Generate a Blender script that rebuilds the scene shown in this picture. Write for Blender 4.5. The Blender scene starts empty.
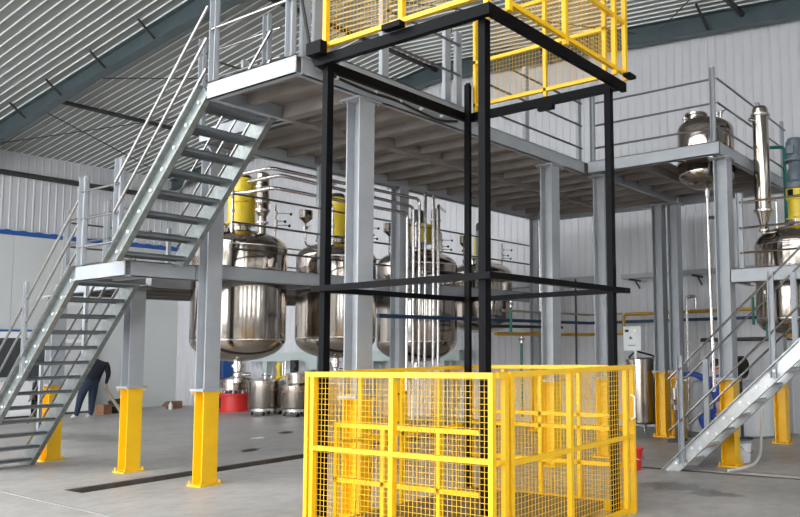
import bpy, bmesh, math, random
from mathutils import Vector, Matrix
random.seed(7)
SC = bpy.context.scene
COL = SC.collection
PI = math.pi

# ------------------------------------------------------------------ camera
YAW, PIT, ROLL = 0.54112, 0.086462, -0.015665
def cam_axes():
    cy, sy, cp, sp = math.cos(YAW), math.sin(YAW), math.cos(PIT), math.sin(PIT)
    fw = Vector((cy*cp, sy*cp, sp)); r = Vector((sy, -cy, 0)); u = r.cross(fw)
    c, s = math.cos(ROLL), math.sin(ROLL)
    return c*r + s*u, -s*r + c*u, fw
cd = bpy.data.cameras.new('camera'); cam = bpy.data.objects.new('camera', cd); COL.objects.link(cam)
_r, _u, _f = cam_axes()
cam.matrix_world = Matrix(((_r.x, _u.x, -_f.x, 0), (_r.y, _u.y, -_f.y, 0), (_r.z, _u.z, -_f.z, 1.65), (0, 0, 0, 1)))
cd.sensor_width = 36; cd.sensor_fit = 'HORIZONTAL'
cd.lens = 757.3/800*36
cd.shift_x = (400-599.46)/800; cd.shift_y = (281.18-258.5)/800
cd.clip_start = 0.05; cd.clip_end = 200
SC.camera = cam

# ------------------------------------------------------------------ world and exposure
W = bpy.data.worlds.new('overcast_sky'); SC.world = W; W.use_nodes = True
wn = W.node_tree.nodes; wl = W.node_tree.links
bg = wn['Background']; bg.inputs['Color'].default_value = (0.93, 0.97, 1.0, 1); bg.inputs['Strength'].default_value = 8.0
SC.view_settings.view_transform = 'Standard'
SC.view_settings.look = 'None'
SC.view_settings.gamma = 1.0
SC.view_settings.use_curve_mapping = False
SC.view_settings.exposure = 0.0

# ------------------------------------------------------------------ materials
MATS = {}
def mat(name, col, rough=0.5, metal=0.0, noise=0.0, nscale=8.0, bump=0.0, bscale=60.0, col2=None, stretch=None, spec=None, trans=0.0):
    if name in MATS: return MATS[name]
    m = bpy.data.materials.new(name); m.use_nodes = True
    nt = m.node_tree; n = nt.nodes; l = nt.links
    b = n['Principled BSDF']
    b.inputs['Base Color'].default_value = (*col, 1); b.inputs['Roughness'].default_value = rough; b.inputs['Metallic'].default_value = metal
    if spec is not None: b.inputs['Specular IOR Level'].default_value = spec
    if trans: b.inputs['Transmission Weight'].default_value = trans
    if noise or bump or col2:
        tc = n.new('ShaderNodeTexCoord'); mp = n.new('ShaderNodeMapping')
        l.new(tc.outputs['Object'], mp.inputs['Vector'])
        if stretch: mp.inputs['Scale'].default_value = stretch
    if noise or col2:
        nz = n.new('ShaderNodeTexNoise'); nz.inputs['Scale'].default_value = nscale; nz.inputs['Detail'].default_value = 6
        nz.inputs['Roughness'].default_value = 0.6
        l.new(mp.outputs['Vector'], nz.inputs['Vector'])
        cr = n.new('ShaderNodeValToRGB')
        c2 = col2 if col2 else tuple(max(0, c*(1-noise)) for c in col)
        cr.color_ramp.elements[0].position = 0.35; cr.color_ramp.elements[1].position = 0.68
        cr.color_ramp.elements[0].color = (*c2, 1); cr.color_ramp.elements[1].color = (*col, 1)
        l.new(nz.outputs['Fac'], cr.inputs['Fac']); l.new(cr.outputs['Color'], b.inputs['Base Color'])
    if bump:
        nb = n.new('ShaderNodeTexNoise'); nb.inputs['Scale'].default_value = bscale; nb.inputs['Detail'].default_value = 4
        l.new(mp.outputs['Vector'], nb.inputs['Vector'])
        bp = n.new('ShaderNodeBump'); bp.inputs['Strength'].default_value = bump; bp.inputs['Distance'].default_value = 0.01
        l.new(nb.outputs['Fac'], bp.inputs['Height']); l.new(bp.outputs['Normal'], b.inputs['Normal'])
    MATS[name] = m
    return m
GREY   = mat('grey_paint', (0.34, 0.355, 0.375), 0.42, 0.0, 0.12, 3.0)
GALV2  = mat('bright_galvanised_steel', (0.60, 0.615, 0.62), 0.34, 0.55, 0.22, 9.0)
GALV   = mat('galvanised_steel', (0.31, 0.335, 0.325), 0.34, 0.6, 0.30, 14.0)
TREAD  = mat('tread_plate', (0.17, 0.19, 0.20), 0.5, 0.3, 0.25, 10.0)
YEL    = mat('yellow_paint', (0.88, 0.50, 0.005), 0.38, 0.0, 0.07, 4.0)
YEL2   = mat('yellow_cover', (0.70, 0.50, 0.02), 0.35, 0.0, 0.08, 4.0)
BLACK  = mat('black_paint', (0.004, 0.004, 0.005), 0.42, 0.0, 0.2, 6.0, spec=0.06)
RUBBER = mat('black_rubber', (0.010, 0.010, 0.011), 0.55)
STEEL  = mat('stainless_steel', (0.45, 0.395, 0.345), 0.12, 1.0, 0.06, 2.0, stretch=(1, 1, 0.15))
PIPE   = mat('stainless_pipe', (0.66, 0.62, 0.60), 0.25, 1.0)
DULL   = mat('rail_pipe', (0.20, 0.19, 0.185), 0.30, 0.9)
RAILM  = mat('handrail_steel', (0.38, 0.36, 0.345), 0.20, 1.0)
ZINC   = mat('zinc_bolt', (0.85, 0.86, 0.86), 0.35, 0.3)
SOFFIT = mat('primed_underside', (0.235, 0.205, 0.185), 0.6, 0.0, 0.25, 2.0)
FLOOR  = None
WALLP  = mat('corrugated_white', (0.60, 0.595, 0.615), 0.5, 0.0, 0.05, 1.0)
PART   = mat('partition_panel', (0.60, 0.61, 0.60), 0.5, 0.0, 0.05, 1.0)
ROOFM  = mat('roof_sheet', (0.28, 0.28, 0.268), 0.45, 0.2, 0.10, 1.5, stretch=(1, 0.2, 1))
RIBM   = mat('roof_seam_highlight', (0.88, 0.90, 0.89), 0.4, 0.0)  # near white: daylight caught by the ribs is put into the colour
RAFT   = mat('dark_green_grey_steel', (0.085, 0.115, 0.125), 0.45, 0.1, 0.25, 2.0)
DARK   = mat('dark_steel', (0.045, 0.043, 0.042), 0.5, 0.2)
BLUE   = mat('blue_paint', (0.012, 0.085, 0.33), 0.45)
PBLUE  = mat('pipe_blue', (0.008, 0.035, 0.085), 0.45)
GREEN  = mat('pipe_green', (0.0, 0.16, 0.11), 0.4)
PYEL   = mat('pipe_yellow', (0.50, 0.27, 0.012), 0.45, 0.0, 0.2, 5.0)
BEIGE  = mat('pipe_beige', (0.30, 0.25, 0.22), 0.5)
MOTOR  = mat('motor_grey', (0.10, 0.125, 0.15), 0.4)
WHITE  = mat('white_paint', (0.82, 0.83, 0.83), 0.4)
PLAST  = mat('white_plastic', (0.70, 0.72, 0.76), 0.4)
RED    = mat('red_paint', (0.62, 0.025, 0.02), 0.4)
CARD   = mat('cardboard', (0.30, 0.15, 0.08), 0.8, 0, 0.2, 6)
WOOD   = mat('pale_wood', (0.50, 0.42, 0.34), 0.7, 0, 0.25, 6, stretch=(6, 6, 0.6))
BROWN  = mat('brown_scrap', (0.07, 0.045, 0.032), 0.8, 0, 0.4, 8)
NAVY   = mat('navy_cloth', (0.004, 0.006, 0.014), 0.9)
JEAN   = mat('jeans_cloth', (0.012, 0.021, 0.045), 0.85)
WORKB  = mat('blue_workwear', (0.02, 0.055, 0.26), 0.8)
SKIN   = mat('skin', (0.50, 0.29, 0.20), 0.6)
HAIR   = mat('black_hair', (0.012, 0.010, 0.009), 0.6)
SHOE   = mat('pale_shoe', (0.6, 0.6, 0.6), 0.6)
GLASSD = mat('dark_window_glass', (0.05, 0.058, 0.065), 0.08, 0.0, spec=0.6)
PALEG  = mat('pale_green_steel', (0.42, 0.48, 0.47), 0.5)
HOSE   = mat('beige_hose', (0.55, 0.50, 0.45), 0.5)

def floor_material():
    m = bpy.data.materials.new('concrete_floor'); m.use_nodes = True
    nt = m.node_tree; n = nt.nodes; l = nt.links; b = n['Principled BSDF']
    tc = n.new('ShaderNodeNewGeometry')
    def nz(s, d=8, r=0.6):
        x = n.new('ShaderNodeTexNoise'); x.inputs['Scale'].default_value = s; x.inputs['Detail'].default_value = d; x.inputs['Roughness'].default_value = r
        l.new(tc.outputs['Position'], x.inputs['Vector']); return x
    a = nz(0.55); c = nz(5.0); g = nz(60.0, 3)
    r1 = n.new('ShaderNodeValToRGB')
    r1.color_ramp.elements[0].position = 0.36; r1.color_ramp.elements[0].color = (0.325, 0.305, 0.285, 1)
    r1.color_ramp.elements[1].position = 0.64; r1.color_ramp.elements[1].color = (0.44, 0.418, 0.395, 1)
    l.new(a.outputs['Fac'], r1.inputs['Fac'])
    mx = n.new('ShaderNodeMix'); mx.data_type = 'RGBA'; mx.blend_type = 'MULTIPLY'; mx.inputs['Factor'].default_value = 0.5
    r2 = n.new('ShaderNodeValToRGB')
    r2.color_ramp.elements[0].position = 0.34; r2.color_ramp.elements[0].color = (0.62, 0.61, 0.60, 1)
    r2.color_ramp.elements[1].position = 0.60; r2.color_ramp.elements[1].color = (1, 1, 1, 1)
    l.new(c.outputs['Fac'], r2.inputs['Fac'])
    l.new(r1.outputs['Color'], mx.inputs['A']); l.new(r2.outputs['Color'], mx.inputs['B'])
    # damp stains near the stair foot: ellipses with ragged edges
    prev = mx.outputs['Result']; damp = None
    for (px, py, sx, sy, k) in ((8.22, 3.98, 0.26, 0.50, 0.40), (8.02, 3.38, 0.19, 0.34, 0.26), (7.9, 16.5, 0.5, 1.5, 0.6), (12.7, 6.9, 0.8, 0.9, 0.45)):
        mp = n.new('ShaderNodeMapping'); mp.vector_type = 'POINT'
        mp.inputs['Location'].default_value = (-px/sx, -py/sy, 0); mp.inputs['Scale'].default_value = (1/sx, 1/sy, 0)
        l.new(tc.outputs['Position'], mp.inputs['Vector'])
        ln = n.new('ShaderNodeVectorMath'); ln.operation = 'LENGTH'; l.new(mp.outputs['Vector'], ln.inputs[0])
        ad = n.new('ShaderNodeMath'); ad.operation = 'MULTIPLY_ADD'; l.new(c.outputs['Fac'], ad.inputs[0]); ad.inputs[1].default_value = 1.6
        sub = n.new('ShaderNodeMath'); sub.operation = 'SUBTRACT'; l.new(ln.outputs['Value'], sub.inputs[0]); sub.inputs[1].default_value = 0.8
        l.new(sub.outputs[0], ad.inputs[2])
        rp = n.new('ShaderNodeValToRGB')
        rp.color_ramp.elements[0].position = 0.72; rp.color_ramp.elements[0].color = (k, k, k, 1)
        rp.color_ramp.elements[1].position = 1.0; rp.color_ramp.elements[1].color = (1, 1, 1, 1)
        l.new(ad.outputs[0], rp.inputs['Fac'])
        m2 = n.new('ShaderNodeMix'); m2.data_type = 'RGBA'; m2.blend_type = 'MULTIPLY'; m2.inputs['Factor'].default_value = 1
        l.new(prev, m2.inputs['A']); l.new(rp.outputs['Color'], m2.inputs['B']); prev = m2.outputs['Result']
        if damp is None: damp = rp.outputs['Color']
        else:
            m3 = n.new('ShaderNodeMix'); m3.data_type = 'RGBA'; m3.blend_type = 'MULTIPLY'; m3.inputs['Factor'].default_value = 1
            l.new(damp, m3.inputs['A']); l.new(rp.outputs['Color'], m3.inputs['B']); damp = m3.outputs['Result']
    l.new(prev, b.inputs['Base Color'])
    mr = n.new('ShaderNodeMapRange'); mr.inputs['From Min'].default_value = 0.3; mr.inputs['From Max'].default_value = 1.0
    mr.inputs['To Min'].default_value = 0.30; mr.inputs['To Max'].default_value = 0.48
    l.new(damp, mr.inputs['Value']); l.new(mr.outputs['Result'], b.inputs['Roughness'])
    bp = n.new('ShaderNodeBump'); bp.inputs['Strength'].default_value = 0.12; bp.inputs['Distance'].default_value = 0.01
    l.new(g.outputs['Fac'], bp.inputs['Height']); l.new(bp.outputs['Normal'], b.inputs['Normal'])
    return m
FLOOR = floor_material()

# ------------------------------------------------------------------ mesh builder
class MB:
    def __init__(s): s.v = []; s.f = []; s.sm = []; s.mi = []
    def face(s, idx, smooth=False, mi=0): s.f.append(idx); s.sm.append(smooth); s.mi.append(mi)
    def box(s, x0, x1, y0, y1, z0, z1, mi=0):
        o = len(s.v)
        s.v += [(x0,y0,z0),(x1,y0,z0),(x1,y1,z0),(x0,y1,z0),(x0,y0,z1),(x1,y0,z1),(x1,y1,z1),(x0,y1,z1)]
        for q in ((3,2,1,0),(4,5,6,7),(0,1,5,4),(1,2,6,5),(2,3,7,6),(3,0,4,7)): s.face([o+i for i in q], False, mi)
        return s
    def bar(s, a, b, w, h, up=(0,0,1), mi=0):
        a = Vector(a); b = Vector(b); d = (b-a).normalized(); up = Vector(up)
        if abs(d.dot(up)) > 0.98: up = Vector((0,1,0))
        x = d.cross(up).normalized(); y = x.cross(d).normalized(); o = len(s.v)
        for p in (a, b):
            for sx, sy in ((-1,-1),(1,-1),(1,1),(-1,1)): s.v.append(tuple(p + x*(sx*w/2) + y*(sy*h/2)))
        for q in ((3,2,1,0),(4,5,6,7),(0,1,5,4),(1,2,6,5),(2,3,7,6),(3,0,4,7)): s.face([o+i for i in q], False, mi)
        return s
    def cyl(s, a, b, r, n=12, r2=None, mi=0, caps=True):
        a = Vector(a); b = Vector(b); d = (b-a).normalized(); r2 = r if r2 is None else r2
        up = Vector((0,0,1)) if abs(d.z) < 0.95 else Vector((0,1,0))
        x = d.cross(up).normalized(); y = x.cross(d).normalized(); o = len(s.v)
        for p, rr in ((a, r), (b, r2)):
            for i in range(n):
                t = 2*PI*i/n; s.v.append(tuple(p + x*(rr*math.cos(t)) + y*(rr*math.sin(t))))
        for i in range(n):
            j = (i+1) % n; s.face([o+i, o+j, o+n+j, o+n+i], True, mi)
        if caps:
            s.face([o+i for i in range(n-1,-1,-1)], False, mi); s.face([o+n+i for i in range(n)], False, mi)
        return s
    def path(s, pts, r, n=8, bend=0.0, mi=0):
        P = [Vector(p) for p in pts]
        if bend > 0 and len(P) > 2:
            Q = [P[0]]
            for k in range(1, len(P)-1):
                a = (P[k-1]-P[k]); b = (P[k+1]-P[k]); t = min(bend, a.length*0.45, b.length*0.45)
                p0 = P[k]+a.normalized()*t; p2 = P[k]+b.normalized()*t
                for i in range(5):
                    u = i/4; Q.append(p0*(1-u)**2 + P[k]*(2*u*(1-u)) + p2*u*u)
            Q.append(P[-1]); P = Q
        o = len(s.v); prev = None
        for k, p in enumerate(P):
            d = (P[min(k+1, len(P)-1)] - P[max(k-1, 0)]).normalized()
            if prev is None:
                up = Vector((0,0,1)) if abs(d.z) < 0.9 else Vector((0,1,0)); x = d.cross(up).normalized()
            else: x = (prev - d*prev.dot(d)).normalized()
            prev = x; y = d.cross(x).normalized()
            for i in range(n):
                t = 2*PI*i/n; s.v.append(tuple(p + x*(r*math.cos(t)) + y*(r*math.sin(t))))
        for k in range(len(P)-1):
            for i in range(n):
                j = (i+1) % n; s.face([o+k*n+i, o+k*n+j, o+(k+1)*n+j, o+(k+1)*n+i], True, mi)
        s.face([o+i for i in range(n-1,-1,-1)], False, mi); e = o+(len(P)-1)*n; s.face([e+i for i in range(n)], False, mi)
        return s
    def lathe(s, cx, cy, prof, n=32, mi=0, axis=None, smooth=True):
        # prof: list of (r, z); a sharp edge is a repeated point
        o = len(s.v); m = len(prof)
        for r, z in prof:
            for i in range(n):
                t = 2*PI*i/n; s.v.append((cx + r*math.cos(t), cy + r*math.sin(t), z))
        for k in range(m-1):
            if prof[k] == prof[k+1]: continue
            for i in range(n):
                j = (i+1) % n; s.face([o+k*n+i, o+k*n+j, o+(k+1)*n+j, o+(k+1)*n+i], smooth, mi)
        s.face([o+i for i in range(n-1,-1,-1)], False, mi); e = o+(m-1)*n; s.face([e+i for i in range(n)], False, mi)
        return s
    def extrude(s, poly, a, b, mi=0):
        # poly: list of 3D points (planar), extruded by vector (b-a)
        d = Vector(b)-Vector(a); n = len(poly); o = len(s.v)
        s.v += [tuple(Vector(p)) for p in poly] + [tuple(Vector(p)+d) for p in poly]
        s.face([o+i for i in range(n-1,-1,-1)], False, mi); s.face([o+n+i for i in range(n)], False, mi)
        for i in range(n): s.face([o+i, o+(i+1) % n, o+n+(i+1) % n, o+n+i], False, mi)
        return s
    def mesh(s, name, mats):
        me = bpy.data.meshes.new(name); me.from_pydata(s.v, [], s.f)
        me.polygons.foreach_set('use_smooth', s.sm); me.polygons.foreach_set('material_index', s.mi)
        for m in (mats if isinstance(mats, (list, tuple)) else [mats]): me.materials.append(m)
        bm = bmesh.new(); bm.from_mesh(me); bmesh.ops.recalc_face_normals(bm, faces=bm.faces); bm.to_mesh(me); bm.free()
        if any(s.sm): me.set_sharp_from_angle(angle=math.radians(42))
        me.update(); return me

def origin_shift(me, p):
    me.transform(Matrix.Translation(-Vector(p)))
def world_loc(o):
    p = Vector(o.location); q = o.parent
    while q: p += Vector(q.location); q = q.parent
    return p
def part(parent, name, mb, mats, label=None, kind=None):
    """mesh given in world coordinates; its origin is put at its own centre and parented without rotation"""
    me = mb.mesh(name, mats)
    xs = [v.co for v in me.vertices]
    c = Vector([(min(v[i] for v in xs)+max(v[i] for v in xs))/2 for i in range(3)])
    origin_shift(me, c)
    o = bpy.data.objects.new(name, me); COL.objects.link(o)
    if parent: o.parent = parent; o.location = c - world_loc(parent)
    else: o.location = c
    if label: o['label'] = label
    if kind: o['kind'] = kind
    return o
def copy_part(src, parent, delta):
    o = src.copy(); COL.objects.link(o); o.parent = parent
    o.location = Vector(src.location) + Vector(delta)
    return o
def tag(o, label, cat, group=None, kind=None):
    o['label'] = label
    if cat: o['category'] = cat
    if group: o['group'] = group
    if kind: o['kind'] = kind
    return o
def thing(name, label, cat, loc, group=None):
    o = bpy.data.objects.new(name, None); COL.objects.link(o); o.location = loc; o.empty_display_size = 0.1
    return tag(o, label, cat, group)
def struct(name, mb, mats, label):
    o = part(None, name, mb, mats); o['kind'] = 'structure'; o['label'] = label; return o

# ================================================================== SETTING
XW, YW = 14.0, 24.5            # far gable wall plane, left wall plane
XN, YN = -7.0, -9.0            # walls behind the camera
ZE, SL, YR, SR = 7.30, 0.127, 13.0, 0.066
ZR = ZE + SL*(YW-YR)
def roof_z(y): return ZE + SL*(YW-y) if y >= YR else ZR - SR*(YR-y)

# floor: slab around the two drainage trenches
T1 = (4.72, 13.9, 10.12, 10.60)     # left trench, along x
T2 = (9.26, 9.42, -2.0, 5.4)        # right trench, along y
fl = MB()
def slab(x0, x1, y0, y1): fl.box(x0, x1, y0, y1, -0.26, 0.0)
X0, X1, Y0, Y1 = XN-8, XW+6, YN-6, YW+3
slab(X0, X1, T1[3], Y1); slab(X0, T1[0], T1[2], T1[3]); slab(T1[1], X1, T1[2], T1[3])
slab(X0, X1, T2[3], T1[2]); slab(X0, T2[0], T2[2], T2[3]); slab(T2[1], X1, T2[2], T2[3]); slab(X0, X1, Y0, T2[2])
floor = struct('floor', fl, FLOOR, 'worn grey concrete floor with damp stains')
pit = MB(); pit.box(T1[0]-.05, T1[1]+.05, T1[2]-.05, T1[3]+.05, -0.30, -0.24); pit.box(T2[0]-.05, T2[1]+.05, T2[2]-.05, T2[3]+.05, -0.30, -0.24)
part(floor, 'trench_bed', pit, BROWN)  # dark brown bed, its colour also deepens the trench shade
cbm = mat('shaded_trench_concrete', (0.10, 0.082, 0.07), 0.8, 0, .4, 5)  # lining concrete darkened, the shade inside the trench is in its colour
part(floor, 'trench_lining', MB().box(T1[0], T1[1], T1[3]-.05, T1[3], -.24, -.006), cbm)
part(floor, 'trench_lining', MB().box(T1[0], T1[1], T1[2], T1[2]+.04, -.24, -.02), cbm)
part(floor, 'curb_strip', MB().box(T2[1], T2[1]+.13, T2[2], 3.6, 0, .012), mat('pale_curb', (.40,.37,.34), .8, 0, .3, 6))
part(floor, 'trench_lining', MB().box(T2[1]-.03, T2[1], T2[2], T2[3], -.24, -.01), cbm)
jn = MB(); jn.bar((4.40, 13.2, 0.001), (4.16, 7.6, 0.001), 0.035, 0.004)
part(floor, 'expansion_joint', jn, mat('joint_filler', (0.33, 0.32, 0.31), 0.8))

# roof panels: ribbed sheets, 4 ribs each
RP = 0.187
def roof_panel_mesh(y0, y1, nm):
    mb = MB(); n = 4
    for k in range(n):
        xa = k*RP
        # pan, and an upstanding seam hanging as a lip, its highlight painted white
        for (xl, xr, dz, mi) in ((xa, xa+RP-0.012, 0.0, 0), (xa+RP-0.012, xa+RP, -0.026, 1)):
            o = len(mb.v)
            mb.v += [(xl,y0,roof_z(y0)+dz),(xr,y0,roof_z(y0)+dz),(xr,y1,roof_z(y1)+dz),(xl,y1,roof_z(y1)+dz),
                     (xl,y0,roof_z(y0)+.04),(xr,y0,roof_z(y0)+.04),(xr,y1,roof_z(y1)+.04),(xl,y1,roof_z(y1)+.04)]
            for q in ((3,2,1,0),(4,5,6,7),(0,1,5,4),(1,2,6,5),(2,3,7,6),(3,0,4,7)): mb.face([o+i for i in q], False, mi)
    return mb.mesh(nm, [ROOFM, RIBM])
ceil_mb = MB()
SKY = [(-6.2, -4.7), (-3.2, -1.7), (-0.2, 1.3)]      # unseen roof openings behind the viewer, added to light the floor
xa = XN-.2
for (sa, sb) in SKY + [(XW+.2, XW+.2)]:
    ceil_mb.extrude([(xa,YR,ZR+.10),(xa,YW+.3,roof_z(YW+.3)+.10),(xa,YW+.3,roof_z(YW+.3)+.16),(xa,YR,ZR+.16),(xa,YN,roof_z(YN)+.16),(xa,YN,roof_z(YN)+.10)], (0,0,0), (sa-xa,0,0))
    xa = sb
ceiling = struct('ceiling', ceil_mb, ROOFM, 'pitched roof of grey ribbed steel sheets')
meL = roof_panel_mesh(YR, YW+.2, 'roof_panel'); meR = roof_panel_mesh(YN, YR, 'roof_panel')
xs0 = XW - 0.02
cl = world_loc(ceiling)
k = 0
while xs0 - 4*RP*(k+1) > XN:
    xp = xs0-4*RP*(k+1)
    for me in ((meL, meR) if not any(xp < b_ and xp+4*RP > a_ for a_, b_ in SKY) else ()):
        o = bpy.data.objects.new('roof_panel', me); COL.objects.link(o); o.parent = ceiling
        o.location = Vector((xs0-4*RP*(k+1), 0, 0)) - cl
    k += 1
# rafters: tapered I-beams across the hall, with flange braces
def rafter(x, braces=True, straight=False):
    mb = MB()
    ys = [YW, YW-2.0, 18.0, 14.6, YR, 11.0, 6.0, 0.0, YN]
    dep = [0.72, 0.38, 0.34, 0.40, 0.50, 0.40, 0.36, 0.40, 0.7]
    if straight: dep = [0.30, 0.30, 0.33, 0.36, 0.38, 0.38, 0.37, 0.37, 0.4]
    for i in range(len(ys)-1):
        a, b = ys[i], ys[i+1]; za, zb = roof_z(a)-.028, roof_z(b)-.028; da, db = dep[i], dep[i+1]
        mb.extrude([(x-.006,a,za),(x-.006,b,zb),(x-.006,b,zb-db),(x-.006,a,za-da)], (0,0,0), (.012,0,0))
        mb.extrude([(x-.10,a,za),(x-.10,b,zb),(x-.10,b,zb-.012),(x-.10,a,za-.012)], (0,0,0), (.20,0,0))
        mb.extrude([(x-.10,a,za-da),(x-.10,b,zb-db),(x-.10,b,zb-db-.014),(x-.10,a,za-da-.014)], (0,0,0), (.20,0,0))
    r = part(ceiling, 'rafter', mb, RAFT)
    if braces:
        for yb in (21.15, 19.38, 17.45, 15.55, 9.5, 5.6):
            z = roof_z(yb)
            part(r, 'flange_brace', MB().bar((x-.37, yb, z-.03), (x-.02, yb, z-.34), .04, .04), DARK)
    return r
rafter(8.28); rafter(13.72, False, True); rafter(2.8, False)
for i, (yb) in enumerate((9.5, 5.6)):
    part(ceiling, 'flange_brace', MB().bar((13.1, yb, roof_z(yb)-.05), (13.7, yb, roof_z(yb)-.38), .04, .04), DARK)
# tie tubes and sag rods between the rafters
for (y, r) in ((20.1, .055), (12.9, .055), (4.9, .06)):
    z = roof_z(y)-.16
    part(ceiling, 'tie_tube', MB().cyl((8.30, y, z), (13.70, y, z), r, 10), DARK)
for (a, b) in (((8.35, 20.7), (13.6, 24.0)), ((8.35, 24.0), (13.6, 14.2)), ((8.35, 18.4), (13.6, 13.6)), ((8.35, 12.4), (13.6, 7.2)), ((8.35, 7.0), (13.6, 12.6)), ((8.35, 1.0), (13.6, 6.6))):
    part(ceiling, 'brace_rod', MB().cyl((a[0], a[1], roof_z(a[1])-.2), (b[0], b[1], roof_z(b[1])-.2), .012, 6), DARK)

# corrugated wall sheets
def sheet_mesh(nm, w, zlo, zhi, ribs, along, depth=.013, m=WALLP):
    """ribbed sheet in the local plane; along='x' faces -y, along='y' faces -x"""
    mb = MB(); p = w/ribs; pts = [(0, 0)]
    for i in range(ribs):
        a = i*p; pts += [(a+p*.70, 0), (a+p*.78, -depth), (a+p*.92, -depth), (a+p, 0)]
    for (t, d) in pts:
        for z in (zlo, zhi): mb.v.append((t, d, z) if along == 'x' else (d, t, z))
    for i in range(len(pts)-1): mb.face([2*i, 2*i+2, 2*i+3, 2*i+1])
    o = len(mb.v)
    for t in (0, w):
        for z in (zlo, zhi): mb.v.append((t, .03, z) if along == 'x' else (.03, t, z))
    mb.face([o, o+2, o+3, o+1])
    return mb.mesh(nm, m)
wl_mb = MB().box(XN, XW+.6, YW+.06, YW+.25, 0, ZE+.12)
wall_left = struct('wall_left', wl_mb, WALLP, 'long left wall of ribbed white steel above a smooth pale partition')
c = world_loc(wall_left); wp = RP*4
me = sheet_mesh('wall_panel', wp, 5.0, ZE+.02, 4, 'x')
x = XW - wp
while x > 3.5:
    o = bpy.data.objects.new('wall_panel', me); COL.objects.link(o); o.parent = wall_left; o.location = Vector((x, YW, 0)) - c; x -= wp
# smooth partition panels below, slightly proud
pm = MB().box(0.004, 1.146, -.10, .05, 0, 4.96).mesh('partition_panel', PART)
x = XW - 1.15
while x > 3.5:
    o = bpy.data.objects.new('partition_panel', pm); COL.objects.link(o); o.parent = wall_left; o.location = Vector((x, YW, 0)) - c; x -= 1.15
tb = MB().box(3.0, XW, YW-.13, YW+.02, 4.96, 5.08)
x = 3.1
while x < XW:
    tb.extrude([(x, YW-.13, 5.08), (x+.25, YW-.13, 5.08), (x+.125, YW-.13, 5.11)], (0,0,0), (0,.1,0)); x += .375
t = struct('trim_1', tb, BLUE, 'blue flashing strip along the left wall'); 
wp_ = struct('trim_2', MB().cyl((3.0, YW-.14, 6.66), (XW, YW-.14, 6.66), .075, 12), DARK, 'dark pipe running high along the left wall')

wb = MB()
wb.extrude([(XW+.06, YN, 0), (XW+.06, YW+.2, 0), (XW+.06, YW+.2, roof_z(YW)+.05), (XW+.06, YR, ZR+.05), (XW+.06, YN, roof_z(YN)+.05)], (0,0,0), (.2,0,0))
wall_back = struct('wall_back', wb, WALLP, 'far gable wall of ribbed white steel sheets')
c = world_loc(wall_back)
y = YW - wp; cache = {}
while y > -3.0:
    zt = round(min(roof_z(y), roof_z(y+wp)) - .02, 2)
    me = sheet_mesh('wall_panel', wp, 0, zt, 4, 'y')
    o = bpy.data.objects.new('wall_panel', me); COL.objects.link(o); o.parent = wall_back; o.location = Vector((XW, y, 0)) - c; y -= wp

# walls behind the camera: open doorways and window bays let the daylight in
wf = MB()
def wall_x(y0, y1, z0, z1): wf.box(XN-.2, XN, y0, y1, z0, z1)
wall_x(YN, 1.0, 0, 7.2); wall_x(1.0, YW+.2, 6.2, 7.4)
wall_x(1.0, 5.5, 0, 1.2); wall_x(22.5, YW+.2, 0, 6.2)
for yy in (1.0, 5.5, 10.0, 14.8, 19.0): wall_x(yy-.35, yy+.35, 0, 6.2)
struct('wall_front', wf, PART, 'wall behind the viewer with tall open bays')
wr = MB()
def wall_y(x0, x1, z0, z1): wr.box(x0, x1, YN-.2, YN, z0, z1)
wall_y(XN-.2, XW+.2, 4.4, 7.2); wall_y(XN-.2, XW+.2, 0, 1.6)
for xx in (-6.4, -2.6, 1.2, 5.0, 8.8, 12.6): wall_y(xx-1.1, xx+1.1, 1.6, 4.4)
struct('wall_right', wr, PART, 'right wall with a row of windows')

# ================================================================== STEEL COLUMNS
CW = 0.20; TF = 0.014
def hsec(mb, cx, cy, z0, z1, w=CW, t=TF):
    h = w/2
    mb.box(cx-h, cx+h, cy-h, cy-h+t, z0, z1); mb.box(cx-h, cx+h, cy+h-t, cy+h, z0, z1)
    mb.box(cx-.005, cx+.005, cy-h+t, cy+h-t, z0, z1)
    return mb
BOLT = None
def bolt(parent, x, y, z, m, r=.014, h=.03):
    return part(parent, 'bolt', MB().cyl((x,y,z), (x,y,z+h), r, 6), m)
def column(label, cx, cy, ztop, zy=1.17, cap=True, base=True, group='grey steel columns on yellow bases', w=CW):
    t = thing('steel_column', label, 'column', (cx, cy, 0), group)
    part(t, 'shaft', hsec(MB(), cx, cy, zy+.03, ztop-(.016 if cap else 0), w), GREY)
    b = part(t, 'base_post', hsec(MB(), cx, cy, .02, zy, w), YEL, label='yellow painted base')
    p = part(t, 'base_plate', MB().box(cx-.145, cx+.145, cy-.145, cy+.145, 0, .02), YEL)
    for sx in (-1,1):
        for sy in (-1,1): bolt(p, cx+sx*.122, cy+sy*.122, .02, YEL, .013, .045)
    q = part(t, 'splice_plate', MB().box(cx-.14, cx+.14, cy-.14, cy+.14, zy, zy+.03), GREY)
    for sx in (-1,1):
        for sy in (-1,1): bolt(q, cx+sx*.12, cy+sy*.12, zy-.03, YEL, .012, .03)
    if cap:
        q = part(t, 'cap_plate', MB().box(cx-.15, cx+.15, cy-.15, cy+.15, ztop-.016, ztop), GREY)
        for sx in (-1,1):
            for sy in (-1,1): bolt(q, cx+sx*.13, cy+sy*.13, ztop-.042, GALV, .012, .026)
    return t
ZU, ZUB = 4.465, 4.28         # upper platform top / underside of edge beams
ZM, ZMB = 2.80, 2.60          # middle platform
column('grey column on a yellow base behind the foot of the left stair', 5.93, 13.75, ZMB)
column('grey column on a yellow base below the stair landing corner', 5.87, 11.32, ZMB)
column('tall grey column on a yellow base right of the stair landing', 5.73, 9.28, ZUB)
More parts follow.
